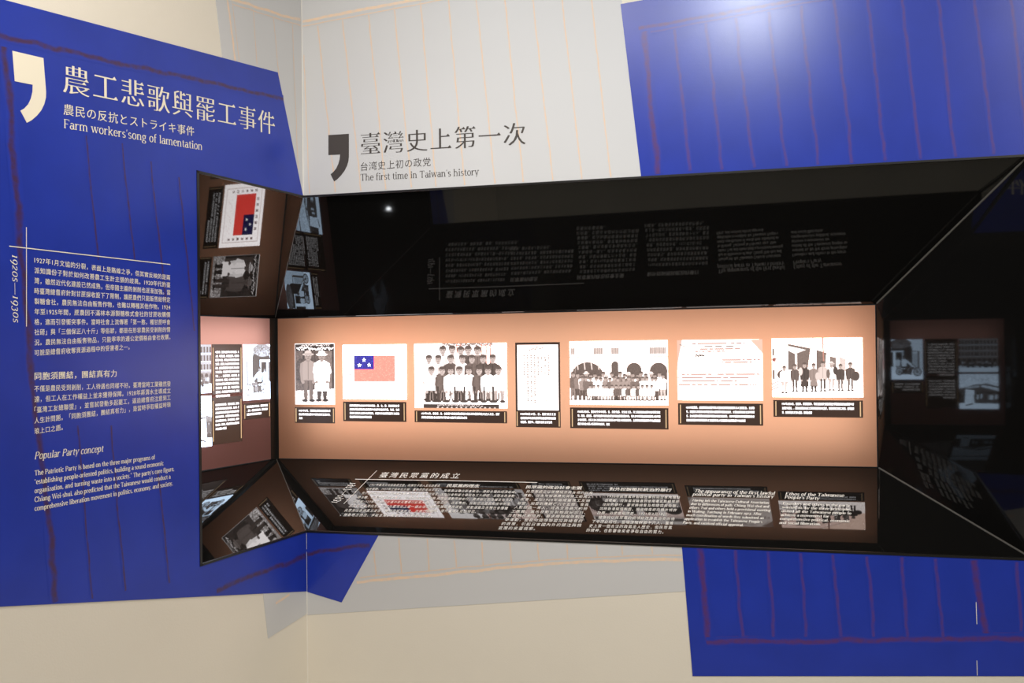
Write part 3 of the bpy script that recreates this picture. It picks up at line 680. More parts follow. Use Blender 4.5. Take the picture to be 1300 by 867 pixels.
block(tx, SILL, (771, 632), (863, 633.5), (744, 675.3), (851, 678), ['1930年民眾黨針對霧社事件向日本內閣發', '出電報，控訴臺灣總督府使用毒瓦斯鎮壓原', '住民的暴行，要求將總督及相關官員免職，', '同時致電國際聯盟，揭發總督府的鴉片特許', '政策，迫使當局改善。1931年2月18日', '，總督府以民眾黨的綱領修改違反治安為由',
 '下令禁止結社，當場逮捕幹部十六人，臺灣', '史上第一個合法的政黨走入歷史，但民眾黨', '的精神，也影響後來者爭取自由的努力。'], H4, CB, KY, 1, hs, H4*1.14)
tx.build('paragraph_lettering', M_WHITE, sill)
for s, p, q in (('The appearance of the first lawful', (882, 625), (984, 628.3)), ("political party in Taiwan's history", (878.5, 629.3), (983, 632.3)), ('Ethos of the Taiwanese', (997, 628.8), (1072, 631)), ("People's Party", (996, 633), (1041, 634.8))):
    tx = Text(); px_line(tx, SILL, p, q, 3.9, serif(s, .2, 1.25), 0, .70, h=hs); tx.build('heading_lettering', M_WHITE, sill)
tx = Text(); E4 = SP(920, 650)*4.4
SE = lambda s: serif(s, .1, 1.45)
block(tx, SILL, (879, 636.5), (981, 640), (867, 664.8), (972, 669.5), ['Having left the Taiwanese Cultural Association', 'due to differences of path, Chiang Wei-shui and', 'others Tsai and others held a provisional meeting', 'in Wufeng, Taichung in February 1927. After', 'much coordination of words they submitted an', "application to establish the Taiwanese People's", 'Party, and received official approval.'], E4, SE, 0, 1, hs, just=False)
block(tx, SILL, (994, 640.5), (1083, 643.5), (989, 665), (1078, 668.3), ['Founders and others in the party', 'wanted to, by the three principles,', 'united all the Taiwanese people to', 'achieve a movement for', 'comprehensive political, economic', 'and social liberation.'], E4, SE, 0, 1, hs, just=False)
tx.build('translation_lettering', M_WHITE, sill)

# ================================================================== PHOTOGRAPHS AND CAPTIONS ON THE LIT PANELS
class Pic:
    """a small painted print: paper tones 0..1 on a grid, in photo-pixel units"""
    def __init__(s, w, h, k=2.0, bg=.8, seed=1):
        s.w, s.h, s.k = w, h, k; s.W, s.H = int(round(w*k)), int(round(h*k))
        s.a = np.zeros((s.H, s.W, 3)); s.a[:] = bg; s.r = np.random.RandomState(seed)
        s.y, s.x = np.mgrid[0:s.H, 0:s.W]; s.x = (s.x+.5)/k; s.y = (s.y+.5)/k
    def put(s, m, t):
        m = np.clip(m, 0, 1)[..., None]; s.a = s.a*(1-m)+np.array(t if hasattr(t, '__len__') else (t,)*3)*m
    def ell(s, cx, cy, rx, ry, t):
        d = np.sqrt(((s.x-cx)/rx)**2+((s.y-cy)/ry)**2); s.put((1-d)*min(rx, ry)*s.k+.5, t)
    def rect(s, x0, y0, x1, y1, t): s.poly([(x0, y0), (x1, y0), (x1, y1), (x0, y1)], t)
    def poly(s, p, t):
        ins = np.zeros(s.x.shape, bool); n = len(p)
        for i in range(n):
            (xa, ya), (xb, yb) = p[i], p[(i+1) % n]
            if ya == yb: continue
            c = ((ya > s.y) != (yb > s.y)) & (s.x < (xb-xa)*(s.y-ya)/(yb-ya)+xa); ins ^= c
        s.put(ins.astype(float), t)
    def line(s, x0, y0, x1, y1, wd, t):
        dx, dy = x1-x0, y1-y0; L2 = dx*dx+dy*dy+1e-9
        u = np.clip(((s.x-x0)*dx+(s.y-y0)*dy)/L2, 0, 1)
        d = np.hypot(s.x-x0-u*dx, s.y-y0-u*dy); s.put((wd/2-d)*s.k+.5, t)
    def arch(s, x0, x1, y0, y1, t):              # round-headed opening
        r = (x1-x0)/2; rr = min(r, (y1-y0)*.6); s.rect(x0, y0+rr, x1, y1, t); s.ell((x0+x1)/2, y0+rr, r, rr, t)
    def noise(s, amt, m=None, sc=1):
        n = s.r.normal(0, amt, (s.H, s.W))
        for _ in range(sc): n = (n+np.roll(n, 1, 0)+np.roll(n, 1, 1)+np.roll(n, -1, 0))/2.2
        s.a = np.clip(s.a*(1+n[..., None]), .01, 1)
    def scribble(s, x0, y0, x1, y1, t, step=1.6, wd=.7):
        x = x0
        while x < x1:
            y = s.r.uniform(y0, y1); s.line(x, y, x+s.r.uniform(-.6, 1.2), y+s.r.uniform(-1.2, 1.2), wd, t); x += step*s.r.uniform(.6, 1.2)
    def man(s, x, yf, h, coat=.3, legs=.18, gown=False, hat=None, hair=.16, skin=.40, sit=False, arms=True, lean=0):
        """figure printed on the photograph: h = height to the crown if standing"""
        u = h/15.0
        if sit:
            top = yf-h*.78; sh = top+2.9*u; hip = sh+4.8*u; knee = hip+.9*u
            for sg in (-1, 1):
                s.poly([(x+sg*.3*u, hip), (x+sg*1.5*u, hip), (x+sg*1.9*u, knee+.6*u), (x+sg*1.7*u, yf), (x+sg*.7*u, yf), (x+sg*.6*u, knee+1*u)], legs)
                s.ell(x+sg*1.3*u, yf, .9*u, .45*u, min(legs, .12))
            s.line(x, knee+.3*u, x, yf-u, .5*u, max(.08, legs*.5))
        else:
            top = yf-h; sh = top+2.9*u; hip = yf-6.6*u
            if gown: s.poly([(x-1.8*u, sh+3*u), (x+1.8*u, sh+3*u), (x+2.2*u, yf-2.6*u), (x-2.2*u, yf-2.6*u)], coat)
            y0 = yf-3*u if gown else hip
            for sg in (-1, 1):
                s.poly([(x+sg*.1*u, y0), (x+sg*1.6*u, y0), (x+sg*1.3*u, yf-.2*u), (x+sg*.45*u, yf-.2*u)], legs); s.ell(x+sg*1.05*u, yf-.1*u, .85*u, .42*u, min(legs, .1))
        s.poly([(x-.7*u+lean, sh-.3*u), (x+.7*u+lean, sh-.3*u), (x+2.1*u+lean, sh+.5*u), (x+1.75*u, hip+.4*u), (x-1.75*u, hip+.4*u), (x-2.1*u+lean, sh+.5*u)], coat)
        if arms:
            for sg in (-1, 1):
                s.line(x+sg*2.0*u, sh+.9*u, x+sg*2.15*u, sh+3.2*u, .85*u, coat*.9); s.line(x+sg*2.15*u, sh+3.2*u, x+sg*1.9*u, hip+.6*u, .75*u, coat*.9); s.ell(x+sg*1.6*u, hip+.9*u, .5*u, .5*u, skin)
            s.line(x, sh+.3*u, x, hip, .22*u, coat*.72)
        s.rect(x-.45*u+lean, sh-.9*u, x+.45*u+lean, sh+.1*u, skin*.8)
        s.ell(x+lean, top+1.35*u, 1.0*u, 1.35*u, skin)
        if hat is not None:
            s.ell(x+lean, top+.8*u, 1.75*u, .42*u, hat); s.ell(x+lean, top+.3*u, 1.05*u, .75*u, hat); s.line(x-1.0*u+lean, top+.7*u, x+1.0*u+lean, top+.7*u, .2*u, hat*.5)
        else:
            s.ell(x+lean, top+.42*u, .98*u, .58*u, hair); s.line(x-.95*u+lean, top+.5*u, x-.95*u+lean, top+1.2*u, .3*u, hair); s.line(x+.95*u+lean, top+.5*u, x+.95*u+lean, top+1.2*u, .3*u, hair)
        for sg in (-1, 1): s.ell(x+sg*.42*u+lean, top+1.3*u, .2*u, .13*u, skin*.42)
        s.line(x-.3*u+lean, top+2.05*u, x+.3*u+lean, top+2.05*u, .16*u, skin*.5); s.line(x+lean, top+1.35*u, x+.1*u+lean, top+1.7*u, .16*u, skin*.72)

def photo(sf, box, pic, label, tint, name='photograph', group=None, curve=True, dark=(1.1, .72, .58)):
    a0, a1, b0, b1 = box                          # a0 = the picture's left as seen from the room
    ny, nx = pic.a.shape[:2]
    T = np.clip(pic.a, 0, 1)
    if curve: T = np.interp(T, [0, .2, .58, .72, 1], [0, .175, .36, .62, .97])
    wt = np.clip((T.mean(-1, keepdims=True)-.1)/.35, 0, 1)
    L = T**2.2*(np.array(dark)*(1-wt)+np.array(tint)*wt)
    h = 0.0045
    A = np.linspace(a0, a1, nx); B = np.linspace(b1, b0, ny)
    co = (sf.O[None, None]+A[None, :, None]*sf.e1+B[:, None, None]*sf.e2+h*sf.n).reshape(-1, 3)
    i = np.arange(nx-1)[None, :]+nx*np.arange(ny-1)[:, None]
    q = np.stack([i, i+1, i+nx+1, i+nx], -1).reshape(-1, 4)
    ring = np.concatenate([np.arange(nx), nx*np.arange(1, ny)+nx-1, nx*(ny-1)+np.arange(nx-2, -1, -1), nx*np.arange(ny-2, 0, -1)])
    back = co[ring]-sf.n*0.0022; n0 = len(co)
    k = np.arange(len(ring)); k2 = (k+1) % len(ring)
    qs = np.stack([ring[k], ring[k2], n0+k2, n0+k], -1)
    co = np.vstack([co, back]); F = np.vstack([q, qs]).astype(np.int32)
    me = bpy.data.meshes.new(name)
    me.vertices.add(len(co)); me.vertices.foreach_set('co', co.ravel())
    me.loops.add(F.size); me.loops.foreach_set('vertex_index', F.ravel())
    me.polygons.add(len(F)); me.polygons.foreach_set('loop_start', np.arange(0, F.size, 4, dtype=np.int32))
    col = np.ones((len(co), 4), np.float32); col[:n0, :3] = L.reshape(-1, 3); col[n0:, :3] = L.reshape(-1, 3)[ring]
    at = me.attributes.new('print', 'FLOAT_COLOR', 'POINT'); at.data.foreach_set('color', col.ravel())
    me.update(calc_edges=True); me.validate()
    return thing(link(name, me, M_PHOTOC if sf is PL else M_PHOTO), label, 'photograph', group)
def box_px(sf, x0, y0, x1, y1):
    p, q, r, t = sf.px(x0, y0), sf.px(x1, y0), sf.px(x0, y1), sf.px(x1, y1)
    return ((p[0]+r[0])/2, (q[0]+t[0])/2, (r[1]+t[1])/2, (p[1]+q[1])/2)
def box_quad(sf, tl, tr, bl, br):
    p, q, r, t = (sf.px(*c) for c in (tl, tr, bl, br))
    return ((p[0]+r[0])/2, (q[0]+t[0])/2, (r[1]+t[1])/2, (p[1]+q[1])/2)

CHARS = '年月日於臺灣民眾黨成立大會合影文化協會地方自治政治結社創黨幹部勞工農民運動蔣先生等人參與攝於臺中臺北新竹員林彰化高雄演講活動代表委員宣言綱領總督府'
rc = random.Random(11)
def words(n):
    return ''.join(rc.choice(CHARS) if rc.random() > .08 else rc.choice('，、') for _ in range(n))
def caption(sf, box, lines, chars, label, first=None, bars=True, topgap=0.0, tail=.55, textbox=None):
    """dark plate with two upright gold bars and rows of small lettering"""
    a0, a1, b0, b1 = box; sg = 1 if a1 > a0 else -1
    m = MB(); m.prism(sf, [(a0, b0), (a1, b0), (a1, b1), (a0, b1)], .0023, .0042)
    o = thing(m.build('caption_plate', M_PLATE), label, 'caption plate')
    tb = textbox or box; H = tb[3]-tb[2]; W = abs(a1-a0)
    mg = min(.014, W*.055)
    if bars:
        for c in (a0+sg*mg*.55, a1-sg*mg*.55):
            m = MB(); m.prism(sf, [(c-.0016, tb[2]+H*.07), (c+.0016, tb[2]+H*.07), (c+.0016, tb[3]-H*.07), (c-.0016, tb[3]-H*.07)], .0042, .0048)
            m.build('gold_bar', M_GOLD, o)
    tx = Text(); pitch = .0138
    hh = pitch*.66
    for i in range(lines):
        n = chars if i < lines-1 else max(2, int(chars*tail))
        s = words(n)
        if i == 0 and first: s = (first+s)[:n]
        g = cjk(s, .02, 0, 1.15)
        y = tb[3]-H*.13-topgap-hh-pitch*i
        wd = W-2*mg*1.9
        A = V(a0+sg*mg*1.9, y); B = A+V(sg*wd*(n/chars), 0)
        tx.line(sf, A, B, hh, g, KY, h=.0046, lay=.00005)
    tx.build('caption_lettering', M_CAPTXT, o)
    return o
SEP = (1.0, .93, .92); PINK = (1.0, .90, .86); COLD = (.62, .78, 1.0)

# 1 two men in hats
P = Pic(50, 77.5, 2.4, .16, 1)
P.rect(0, 0, 50, 9.5, .10); P.rect(2, 9.5, 10, 60, .19); P.rect(10.5, 9.5, 12, 60, .11); P.rect(25, 10, 26, 58, .11); P.rect(36, 10, 47, 57, .26); P.rect(46.5, 9, 48, 58, .11); P.ell(8, 35, 8, 16, .15)
P.poly([(0, 60), (50, 57), (50, 77.5), (0, 77.5)], .62); P.noise(.10, sc=2)
P.scribble(9, 1.6, 44, 3.2, .62, 1.3, .9); P.scribble(3, 5, 48, 8, .7, 1.1, 1.2)
P.man(17, 72.5, 62, .38, .2, hat=.5, skin=.36)
for k in (-3, -1.5, 1.5, 3): P.line(17+k, 46, 17+k*.8, 71, .5, .27)
P.man(34, 72, 61, .85, .14, gown=True, hat=.7, skin=.36)
P.line(25.5, 30, 24.6, 36, 3.6, .8); P.line(24.6, 36, 29, 41, 3.3, .8); P.line(42.5, 30, 44, 36, 3.6, .8); P.line(44, 36, 39, 41, 3.3, .8)
P.rect(0, 0, 50, .8, .7); P.rect(0, 0, .7, 77.5, .6); P.rect(49.3, 0, 50, 77.5, .6); P.rect(0, 76.4, 50, 77.5, .6)
photo(PR, box_px(PR, 375.2, 436, 425.6, 513.6), P, 'tall sepia photograph of two men in hats at the left end of the long panel', SEP)
caption(PR, box_px(PR, 375.2, 517, 425.6, 537), 3, 18, 'dark caption plate under the photograph of the two men in hats', '1927年3月，', tail=.12)
# 2 flag poster
P = Pic(80.4, 69, 2.2, .93, 2)
P.a[:] = (.96, .93, .93)
for l in ((6, 4.5, 74.5, 4.5), (6, 4.5, 6, 64), (74.5, 4.5, 74.5, 64), (6, 64, 74.5, 64)): P.line(*l, .5, (.55, .45, .42))
P.rect(14.6, 13.8, 66.2, 46.6, (.78, .225, .20)); P.rect(14.6, 13.8, 40.2, 31.4, (.085, .075, .22))
for _ in range(170):
    x, y = P.r.uniform(15, 66), P.r.uniform(14, 46.4); c = x < 40 and y < 31.2
    P.ell(x, y, .45, .35, (.13, .13, .36) if c else (.82, .29, .26))
for cx, cy in ((27.5, 19.3), (21.6, 26), (33.8, 25.6)):
    P.poly([(cx+(2.5 if i % 2 == 0 else 1.0)*math.sin(math.pi*i/5), cy-(2.5 if i % 2 == 0 else 1.0)*math.cos(math.pi*i/5)) for i in range(10)], .8)
P.scribble(18, 52, 62, 60, (.75, .62, .62), 3.2, .7)
P.noise(.03)
bx = box_px(PR, 436, 437.6, 516.5, 506.6)
fl = photo(PR, bx, P, 'white poster with a red flag, blue canton and three white stars, on the long panel', (1, 1, 1), 'printed_poster', curve=False, dark=(1, 1, 1))
def at_pic(u, v): return V(bx[0]+(bx[1]-bx[0])*u/80.4, bx[3]-(bx[3]-bx[2])*v/69)
g = '民眾黨的制度改革'
tx = Text()
for i, c in enumerate('旗黨的黨眾民'):
    p = at_pic(19.5+i*7.6, 12); tx.line(PR, p, p+V(.0125, 0), .0145, cjk(c, .035, 0), KY, h=.005)
tx.build('poster_lettering', M_ROSE, fl); tx = Text()
for i, c in enumerate('擁護黨綱政策'):
    p = at_pic(7.7, 16.5+i*7.8); tx.line(PR, p, p+V(.0115, 0), .0135, cjk(c, .035, 0), KY, h=.005)
tx.build('poster_lettering', M_ROSE, fl); tx = Text()
for i, c in enumerate('實現地方自治'):
    p = at_pic(68.5, 16+i*7.8); tx.line(PR, p, p+V(.0115, 0), .0135, cjk(c, .035, 0), KY, h=.005)
tx.build('poster_lettering', M_ROSE, fl)
caption(PR, box_px(PR, 436.4, 510, 516.2, 535), 4, 27, 'dark caption plate under the red flag poster', '民眾黨黨旗', tail=.48)
# 3 studio group in rows
P = Pic(117.5, 82.5, 2.1, .62, 3)
P.a[:, :] = (.80, .77, .76); P.rect(84, 0, 117.5, 60, (.8, .75, .73)); P.ell(22, 20, 30, 26, .86)
P.rect(36, 0, 100, 4, .3); P.scribble(38, .5, 98, 3.5, .7, 2, 1)
for x in (55, 60, 86, 92, 97): P.line(x, 2, x, 26, 1.6, (.5, .33, .3)); P.scribble(x-1, 3, x+1, 24, .62, .4, .6)
P.poly([(0, 66), (117.5, 64), (117.5, 82.5), (0, 82.5)], .72)
back = [(37, .62), (49, .62), (60, .6), (69.5, .16), (81, .22)]
for x, c in back: P.man(x, 66+P.r.uniform(-1, 1), 62, c, .2, skin=.45)
for x, c in [(19, .66), (31, .6), (47, .17), (62, .62), (74, .19), (88, .15), (100, .15)]: P.man(x, 72, 57, c, .3, skin=.44)
for x, c in [(22, .66), (35.5, .2), (58, .62)]: P.man(x, 74, 44, c, .3, skin=.44)
for x, c, l in [(22, .68, .12), (36, .2, .15), (47, .72, .6), (58, .7, .13), (70, .76, .62), (83, .2, .16), (94, .74, .55), (107, .66, .4)]: P.man(x, 73.5, 56, c, l, skin=.46, sit=True)
for x in (30, 52, 64, 77, 89, 100): P.rect(x-1, 55, x+1.2, 72, .13)
P.noise(.04)
P.rect(11.5, 77, 107.5, 82.5, .12); P.scribble(30, 78, 88, 79.6, .6, 2, .9)
for x in range(28, 105, 6): P.poly([(x, 82.5), (x+2, 80.4), (x+4, 82.5)], .55)
photo(PR, box_px(PR, 527, 435.8, 644, 518), P, 'sepia group photograph of men in three rows, front row seated, on the long panel', SEP)
caption(PR, box_px(PR, 527, 521.5, 644, 536.5), 2, 44, 'long low caption plate under the photograph of the three rows of men', '1927年10月，', tail=.6)
# 4 document in a dark frame
bx = box_px(PR, 655, 434.6, 711.6, 542.4)
y_ = PR.px(683, 521)[1]
cp = caption(PR, bx, 3, 19, 'tall dark plate framing the upright white document, with its caption at the foot', '1930年8月17日，', textbox=(bx[0], bx[1], bx[2], y_), tail=.9)
P = Pic(52.5, 83.5, 2.2, .92, 4); P.a[:] = (.60, .585, .58)
P.poly([(0, 0), (52.5, 0), (52.5, 4), (0, 9)], (.50, .46, .45)); P.scribble(16, 4, 38, 6.5, .1, 3, 1.2)
for l in ((6, 12, 6, 76), (46.5, 12, 46.5, 76), (6, 12, 46.5, 12), (6, 76, 46.5, 76), (2.5, 18, 2.5, 70)): P.line(*l, .7, .2)
for k, x in enumerate((9, 13.5, 18, 22.5, 27, 31.5, 36, 40.5)):
    for y in np.arange(14, 74 if k in (1, 2, 3) else 40, 2.2):
        if P.r.rand() > .25: P.line(x-.6, y, x+.7, y+P.r.uniform(-.5, .5), 1.4, .16)
P.rect(36, 64, 44, 72, .3); P.rect(37.2, 65.2, 42.8, 70.8, .6)
photo(PR, tuple(np.array(box_px(PR, 657.4, 437.6, 709.2, 520.6))), P, 'upright white printed document inside the dark framed plate', PINK, 'printed_document', curve=False)
# 5 crowd before an arcade
P = Pic(124.6, 81.4, 2.1, .8, 5); P.a[:] = (.80, .76, .75)
P.rect(0, 0, 124.6, 19, .74); P.line(0, 20.5, 124.6, 20.5, 1.2, (.5, .42, .4)); P.line(0, 24, 124.6, 24, .6, .6)
for x0, x1 in ((2, 7), (31, 44), (54, 64), (102, 123)):
    P.rect(x0, 9, x1, 17, .5)
    for x in np.arange(x0+1, x1, 2.4): P.line(x, 9, x, 17, .9, .28)
P.rect(39, 2, 84, 8, .88); P.line(39, 2, 84, 2, .4, .5); P.line(39, 8, 84, 8, .4, .5)
for x0, x1, y0 in ((1, 45, 27), (54, 63, 26), (73, 92, 28), (102, 124, 28)):
    P.arch(x0, x1, y0, 70, .17)
P.rect(45, 20, 54, 70, .72); P.rect(63, 22, 73, 70, .76); P.rect(92, 22, 102, 70, .78)
for x in (10, 19, 28, 37): P.line(x, 27, x+1, 36, 1.6, .55)
for x in (3, 5.5, 8): P.line(x, 30, x-2, 52, .7, .4)
P.rect(0, 74, 124.6, 81.4, .88)
for i, x in enumerate(np.linspace(5, 119, 22)): P.man(x+P.r.uniform(-1, 1), 75, 34+P.r.uniform(-2, 2), P.r.choice([.2, .62, .7, .28, .66]), P.r.choice([.16, .3, .5]), skin=.42, hat=.6 if i % 5 == 3 else None, arms=False)
for i, x in enumerate(np.linspace(16, 110, 17)): P.man(x+P.r.uniform(-1, 1), 75, 29+P.r.uniform(-1, 1), P.r.choice([.22, .66, .74, .34]), P.r.choice([.16, .5]), skin=.44, arms=False)
for i, x in enumerate(np.linspace(26, 104, 15)): P.man(x+P.r.uniform(-.8, .8), 75.5, 25, P.r.choice([.2, .7, .76, .7]), P.r.choice([.14, .2, .6]), skin=.45, sit=True)
P.noise(.05)
photo(PR, box_px(PR, 723.8, 432.6, 848.2, 513.8), P, 'sepia photograph of a crowd lined up before an arcaded building, on the long panel', PINK)
caption(PR, box_px(PR, 724.2, 517.6, 848.8, 544.2), 4, 46, 'widest caption plate, under the photograph of the crowd before the arcade', '1930年2月5日，', tail=.4)
# 6 typed telegram
P = Pic(108.4, 77, 1.8, .92, 6); P.a[:] = (.60, .585, .575)
P.poly([(0, 0), (7, 0), (1.5, 28), (0, 40)], (.33, .29, .27)); P.poly([(93, 1), (108.4, 0), (108.4, 18)], (.34, .30, .28)); P.line(93, 2, 103, 16, .8, .15)
P.line(6, 0, .5, 30, .8, .3); P.line(4, 6, 10, 8.5, 1.2, .22); P.poly([(0, 66), (6, 77), (0, 77)], .4); P.line(105, 20, 108, 60, .5, .6); P.line(100, 76, 107, 58, .5, .6)
P.rect(35, 8, 46, 9.6, .2); P.rect(49, 8, 58, 9.6, .2); P.rect(63, 8, 72, 9.6, .2); P.scribble(24, 19, 35, 21, .06, 1, 1.5); P.rect(27, 30, 43, 39, .52)
for y, a, b in ((5, 20, 88), (12, 30, 80), (15, 24, 60), (21.5, 8, 105), (26, 58, 104), (29, 58, 100), (36, 54, 105), (44, 4, 103), (48.4, 1, 92), (52.6, 5, 75), (57, 2, 104), (63, 2, 104), (67, 2, 106), (72, 4, 106)):
    thin = y in (21.5, 36, 63, 67, 72); t = (.2, .15, .15) if not thin else .27
    if thin: P.line(a, y, b, y, .35, t)
    else:
        for x in np.arange(a, b, 1.7):
            if P.r.rand() > .15: P.line(x, y-.6, x+.9, y+.5, 1.25, t)
P.scribble(9, 75, 18, 76, .4, 2, .7); P.scribble(70, 75, 86, 76, .4, 2, .7)
photo(PR, box_px(PR, 860.2, 431.2, 968.4, 508.2), P, 'white typed form with torn corners, between the crowd and the street photograph', PINK, 'printed_document', curve=False)
caption(PR, box_px(PR, 861.2, 512, 968.8, 539.6), 4, 38, 'dark caption plate under the typed white form', '1930年民眾黨，', tail=.88)
# 7 street procession
P = Pic(115.2, 74.4, 2.1, .82, 7); P.a[:] = (.82, .77, .74); P.poly([(60, 0), (115.2, 0), (115.2, 48), (60, 42)], (.80, .74, .71))
P.poly([(0, 0), (52, 0), (96, 24), (96, 46), (0, 50)], (.80, .74, .72)); P.line(52, 0, 97, 25, .6, .5); P.line(20, 0, 97, 30, .5, .6)
P.poly([(21, 7), (50, 13), (46, 40), (21, 40)], .2); P.poly([(22, 10), (44, 15), (30, 20), (22, 16)], .62); P.rect(30, 20, 33, 40, .6); P.poly([(57, 15), (70, 19), (68, 40), (57, 40)], .2)
P.poly([(74, 23), (82, 25), (82, 40), (74, 40)], .24); P.line(65.5, 0, 66.5, 36, 1.6, (.42, .30, .27)); P.poly([(86, 24), (94, 27), (94, 42), (86, 42)], .5)
P.poly([(0, 50), (115.2, 46), (115.2, 74.4), (0, 74.4)], .86); P.noise(.04)
P.rect(1, 13, 3.5, 22, .15); P.ell(3.5, 27, 3, 2.4, (.3, .16, .15)); P.ell(9, 30, 5, 6, .5); P.ell(9, 30, 3.6, 4.6, .75); P.rect(1, 40, 4, 52, .18)
for y in (54, 58, 61): P.line(0, y+4, 9, y, 1.4, .2)
P.ell(14, 46, 7, 6, .14); P.man(16, 69, 34, .72, .5, skin=.45)
P.man(29.5, 67, 34, .18, .15, skin=.42); P.man(42, 67, 36, .13, .12, gown=True, skin=.44); P.man(53.5, 67, 35, .3, .12, gown=True, skin=.44); P.man(65, 66.5, 37, .5, .14, skin=.44)
P.man(76, 65.5, 35, .72, .45, hat=.55, skin=.42); P.man(87, 66, 33, .14, .2, skin=.44); P.man(99.5, 66, 35, .16, .18, skin=.42); P.ell(106, 48, 5, 6, .14); P.ell(81, 41, 3, 5, .13); P.ell(72, 45, 2.4, 6, .2); P.ell(37, 42, 2.6, 5, .55); P.ell(58.5, 48, 3, 5, .5)
P.scribble(38, 71, 78, 72, .55, 1.6, .5)
photo(PR, box_px(PR, 980.2, 429, 1095.4, 504), P, 'sepia street photograph of people carrying bundles past shops, rightmost on the long panel', PINK)
caption(PR, box_px(PR, 982, 508, 1095.6, 529.6), 3, 43, 'rightmost caption plate, under the street photograph', '1931年2月24日，', tail=.42)

# short panel: motorcycle, two text plates, two street photographs
bm_ = (0.1867, 0.0385, 1.3350, 1.5353)
P = Pic(72, 97, 1.8, .8, 8); P.a[:] = .80
P.rect(0, 0, 26, 97, .72); P.rect(8, 30, 12, 78, .35); P.rect(13, 34, 23, 80, .66); P.line(8, 29, 26, 29, 1.4, .4)
P.arch(24, 72, 3, 66, .16); P.ell(50, 10, 24, 11, .36); P.ell(52, 16, 18, 6, .48)
for _ in range(90): P.ell(P.r.uniform(28, 72), P.r.uniform(3, 20), 1.6, 1.2, P.r.uniform(.2, .55))
P.rect(44, 27, 72, 31, .7); P.rect(44, 30, 48, 66, .66); P.rect(62, 30, 68, 70, .8); P.rect(49, 31, 61, 60, .14)
P.noise(.04)
P.rect(0, 74, 72, 97, .84)
P.man(43, 84, 44, .74, .6, skin=.45, arms=False); P.man(57, 80, 38, .72, .5, skin=.45, arms=False)
P.line(38, 52, 24, 64, 5, .74); P.line(24, 64, 19, 67, 3.5, .74)
for cx, cy, r in ((13, 79, 10), (54, 78, 8.5)):
    P.ell(cx, cy, r, r*1.05, .3); P.ell(cx, cy, r*.78, r*.84, .68); P.ell(cx, cy, r*.2, r*.2, .3)
    for i in range(8): P.line(cx, cy, cx+r*.8*math.cos(i*.785), cy+r*.8*math.sin(i*.785), .5, .4)
P.line(13, 79, 19, 64, 1.6, .2); P.line(19, 64, 25, 61, 1.5, .2); P.poly([(20, 67), (36, 66), (40, 72), (22, 73)], .3); P.poly([(24, 73), (46, 72), (48, 83), (26, 84)], .18); P.ell(34, 78, 5, 5, .34); P.line(26, 85, 54, 80, 2, .2)
P.poly([(36, 66), (52, 65), (52, 69), (36, 70)], .15)
photo(PL, bm_, P, 'bluish photograph of a rider on a motorcycle before an arched doorway, on the short panel', (.60, .78, 1.0), dark=(1, .8, .75))
def boxL(tl, tr, bl, br): return box_quad(PL, tl, tr, bl, br)
bc = boxL((308.3, 512.4), (344, 509.6), (308.3, 532.6), (344, 529.7)); bc = (bm_[0], bm_[1], bc[2], bc[3])
caption(PL, bc, 3, 17, 'small caption plate under the motorcycle photograph', tail=.72)
b1_ = boxL((268.3, 437), (306, 437), (268.3, 500.6), (306, 498.6))
caption(PL, b1_, 12, 20, 'upper tall text plate beside the motorcycle photograph', tail=.6)
b2_ = boxL((268.3, 505), (306, 502.2), (268.3, 565.2), (306, 559.8))
caption(PL, b2_, 7, 20, 'lower tall text plate beside the motorcycle caption', tail=.48)
x0, x1 = 0.534, 0.3545
P = Pic(100, 94, 1.7, .7, 9); P.a[:] = (.66,)*3
P.poly([(0, 0), (100, 0), (100, 60), (52, 54), (0, 64)], .42)
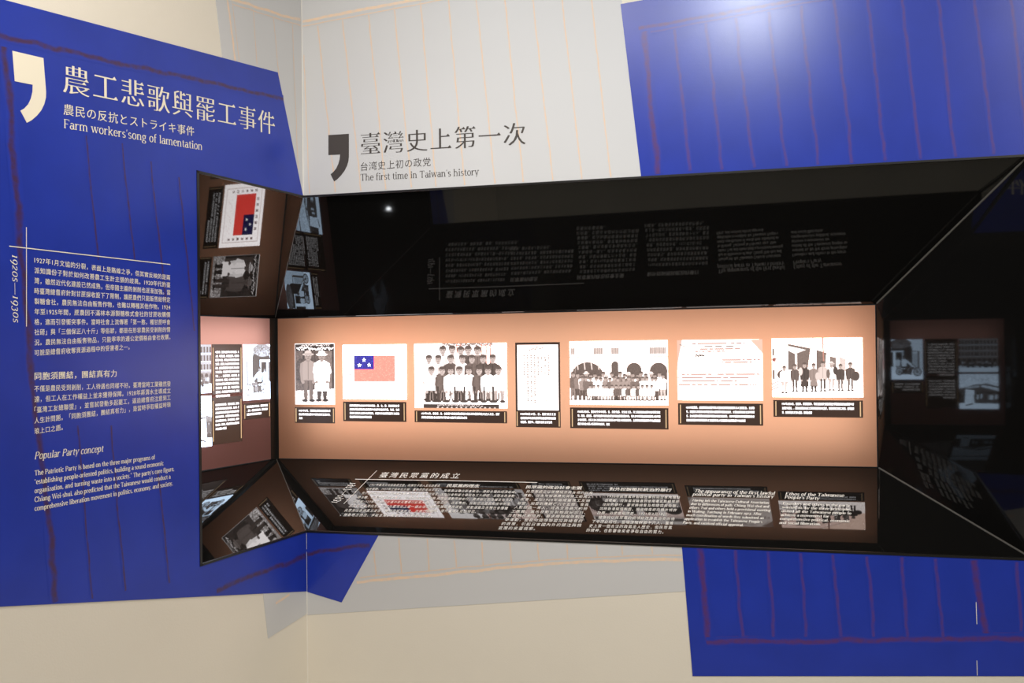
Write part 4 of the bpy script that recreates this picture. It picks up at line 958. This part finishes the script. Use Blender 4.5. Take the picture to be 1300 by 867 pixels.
for sgn, xs in ((0, np.arange(4, 50, 9)), (1, np.arange(55, 99, 8))):
    for x in xs:
        for y in (5, 21, 38):
            P.rect(x, y, x+4.6, y+11, .16); P.line(x-1, y+12, x+5.6, y+12, .9, .62)
P.line(0, 18, 52, 18, 1, .6); P.line(52, 18, 100, 18, 1, .6); P.poly([(0, 54), (100, 54), (100, 76), (0, 78)], .3)
for x0_ in np.arange(4, 96, 13): P.arch(x0_, x0_+9, 56, 76, .12)
P.noise(.06)
for x in np.arange(8, 92, 5.5): P.man(x, 78+P.r.uniform(-1, 2), 17, P.r.choice([.2, .5, .6]), .2, arms=False)
for cx in (22, 40, 70): P.poly([(cx-9, 72), (cx-6, 66), (cx+6, 66), (cx+9, 72), (cx+9, 78), (cx-9, 78)], .14); P.ell(cx-6, 79, 3, 3, .1); P.ell(cx+6, 79, 3, 3, .1); P.rect(cx-5, 67.5, cx+5, 71, .55)
P.rect(0, 82, 100, 94, .72)
photo(PL, (x0, x1, 1.3705, 1.5353), P, 'bluish photograph of a corner building with cars, half hidden by the left jamb', (.60, .78, 1.0), dark=(1, .8, .75))
P = Pic(100, 94, 1.7, .75, 10); P.a[:] = (.74,)*3
P.poly([(0, 34), (30, 26), (58, 28), (100, 40), (100, 60), (0, 60)], .3); P.poly([(0, 38), (40, 30), (46, 34), (0, 46)], .72); P.poly([(48, 30), (84, 36), (84, 40), (50, 36)], .66)
P.rect(0, 48, 100, 78, .16); P.noise(.14)
P.poly([(62, 44), (84, 42), (86, 78), (62, 80)], .82)
for y in range(48, 78, 4): P.line(64, y, 83, y-1, .7, .4)
for x in np.arange(4, 60, 4.6): P.man(x, 80+P.r.uniform(-2, 2), 30, P.r.choice([.25, .55, .7, .7]), .3, arms=False)
P.man(92, 82, 34, .2, .15); P.poly([(0, 80), (100, 78), (100, 94), (0, 94)], .78); P.line(66, 80, 82, 84, 3, .2)
photo(PL, (x0, x1, 1.1885, 1.3605), P, 'bluish photograph of a crowd and banner before shed roofs, half hidden, below the corner building', (.60, .78, 1.0), dark=(1, .8, .75))
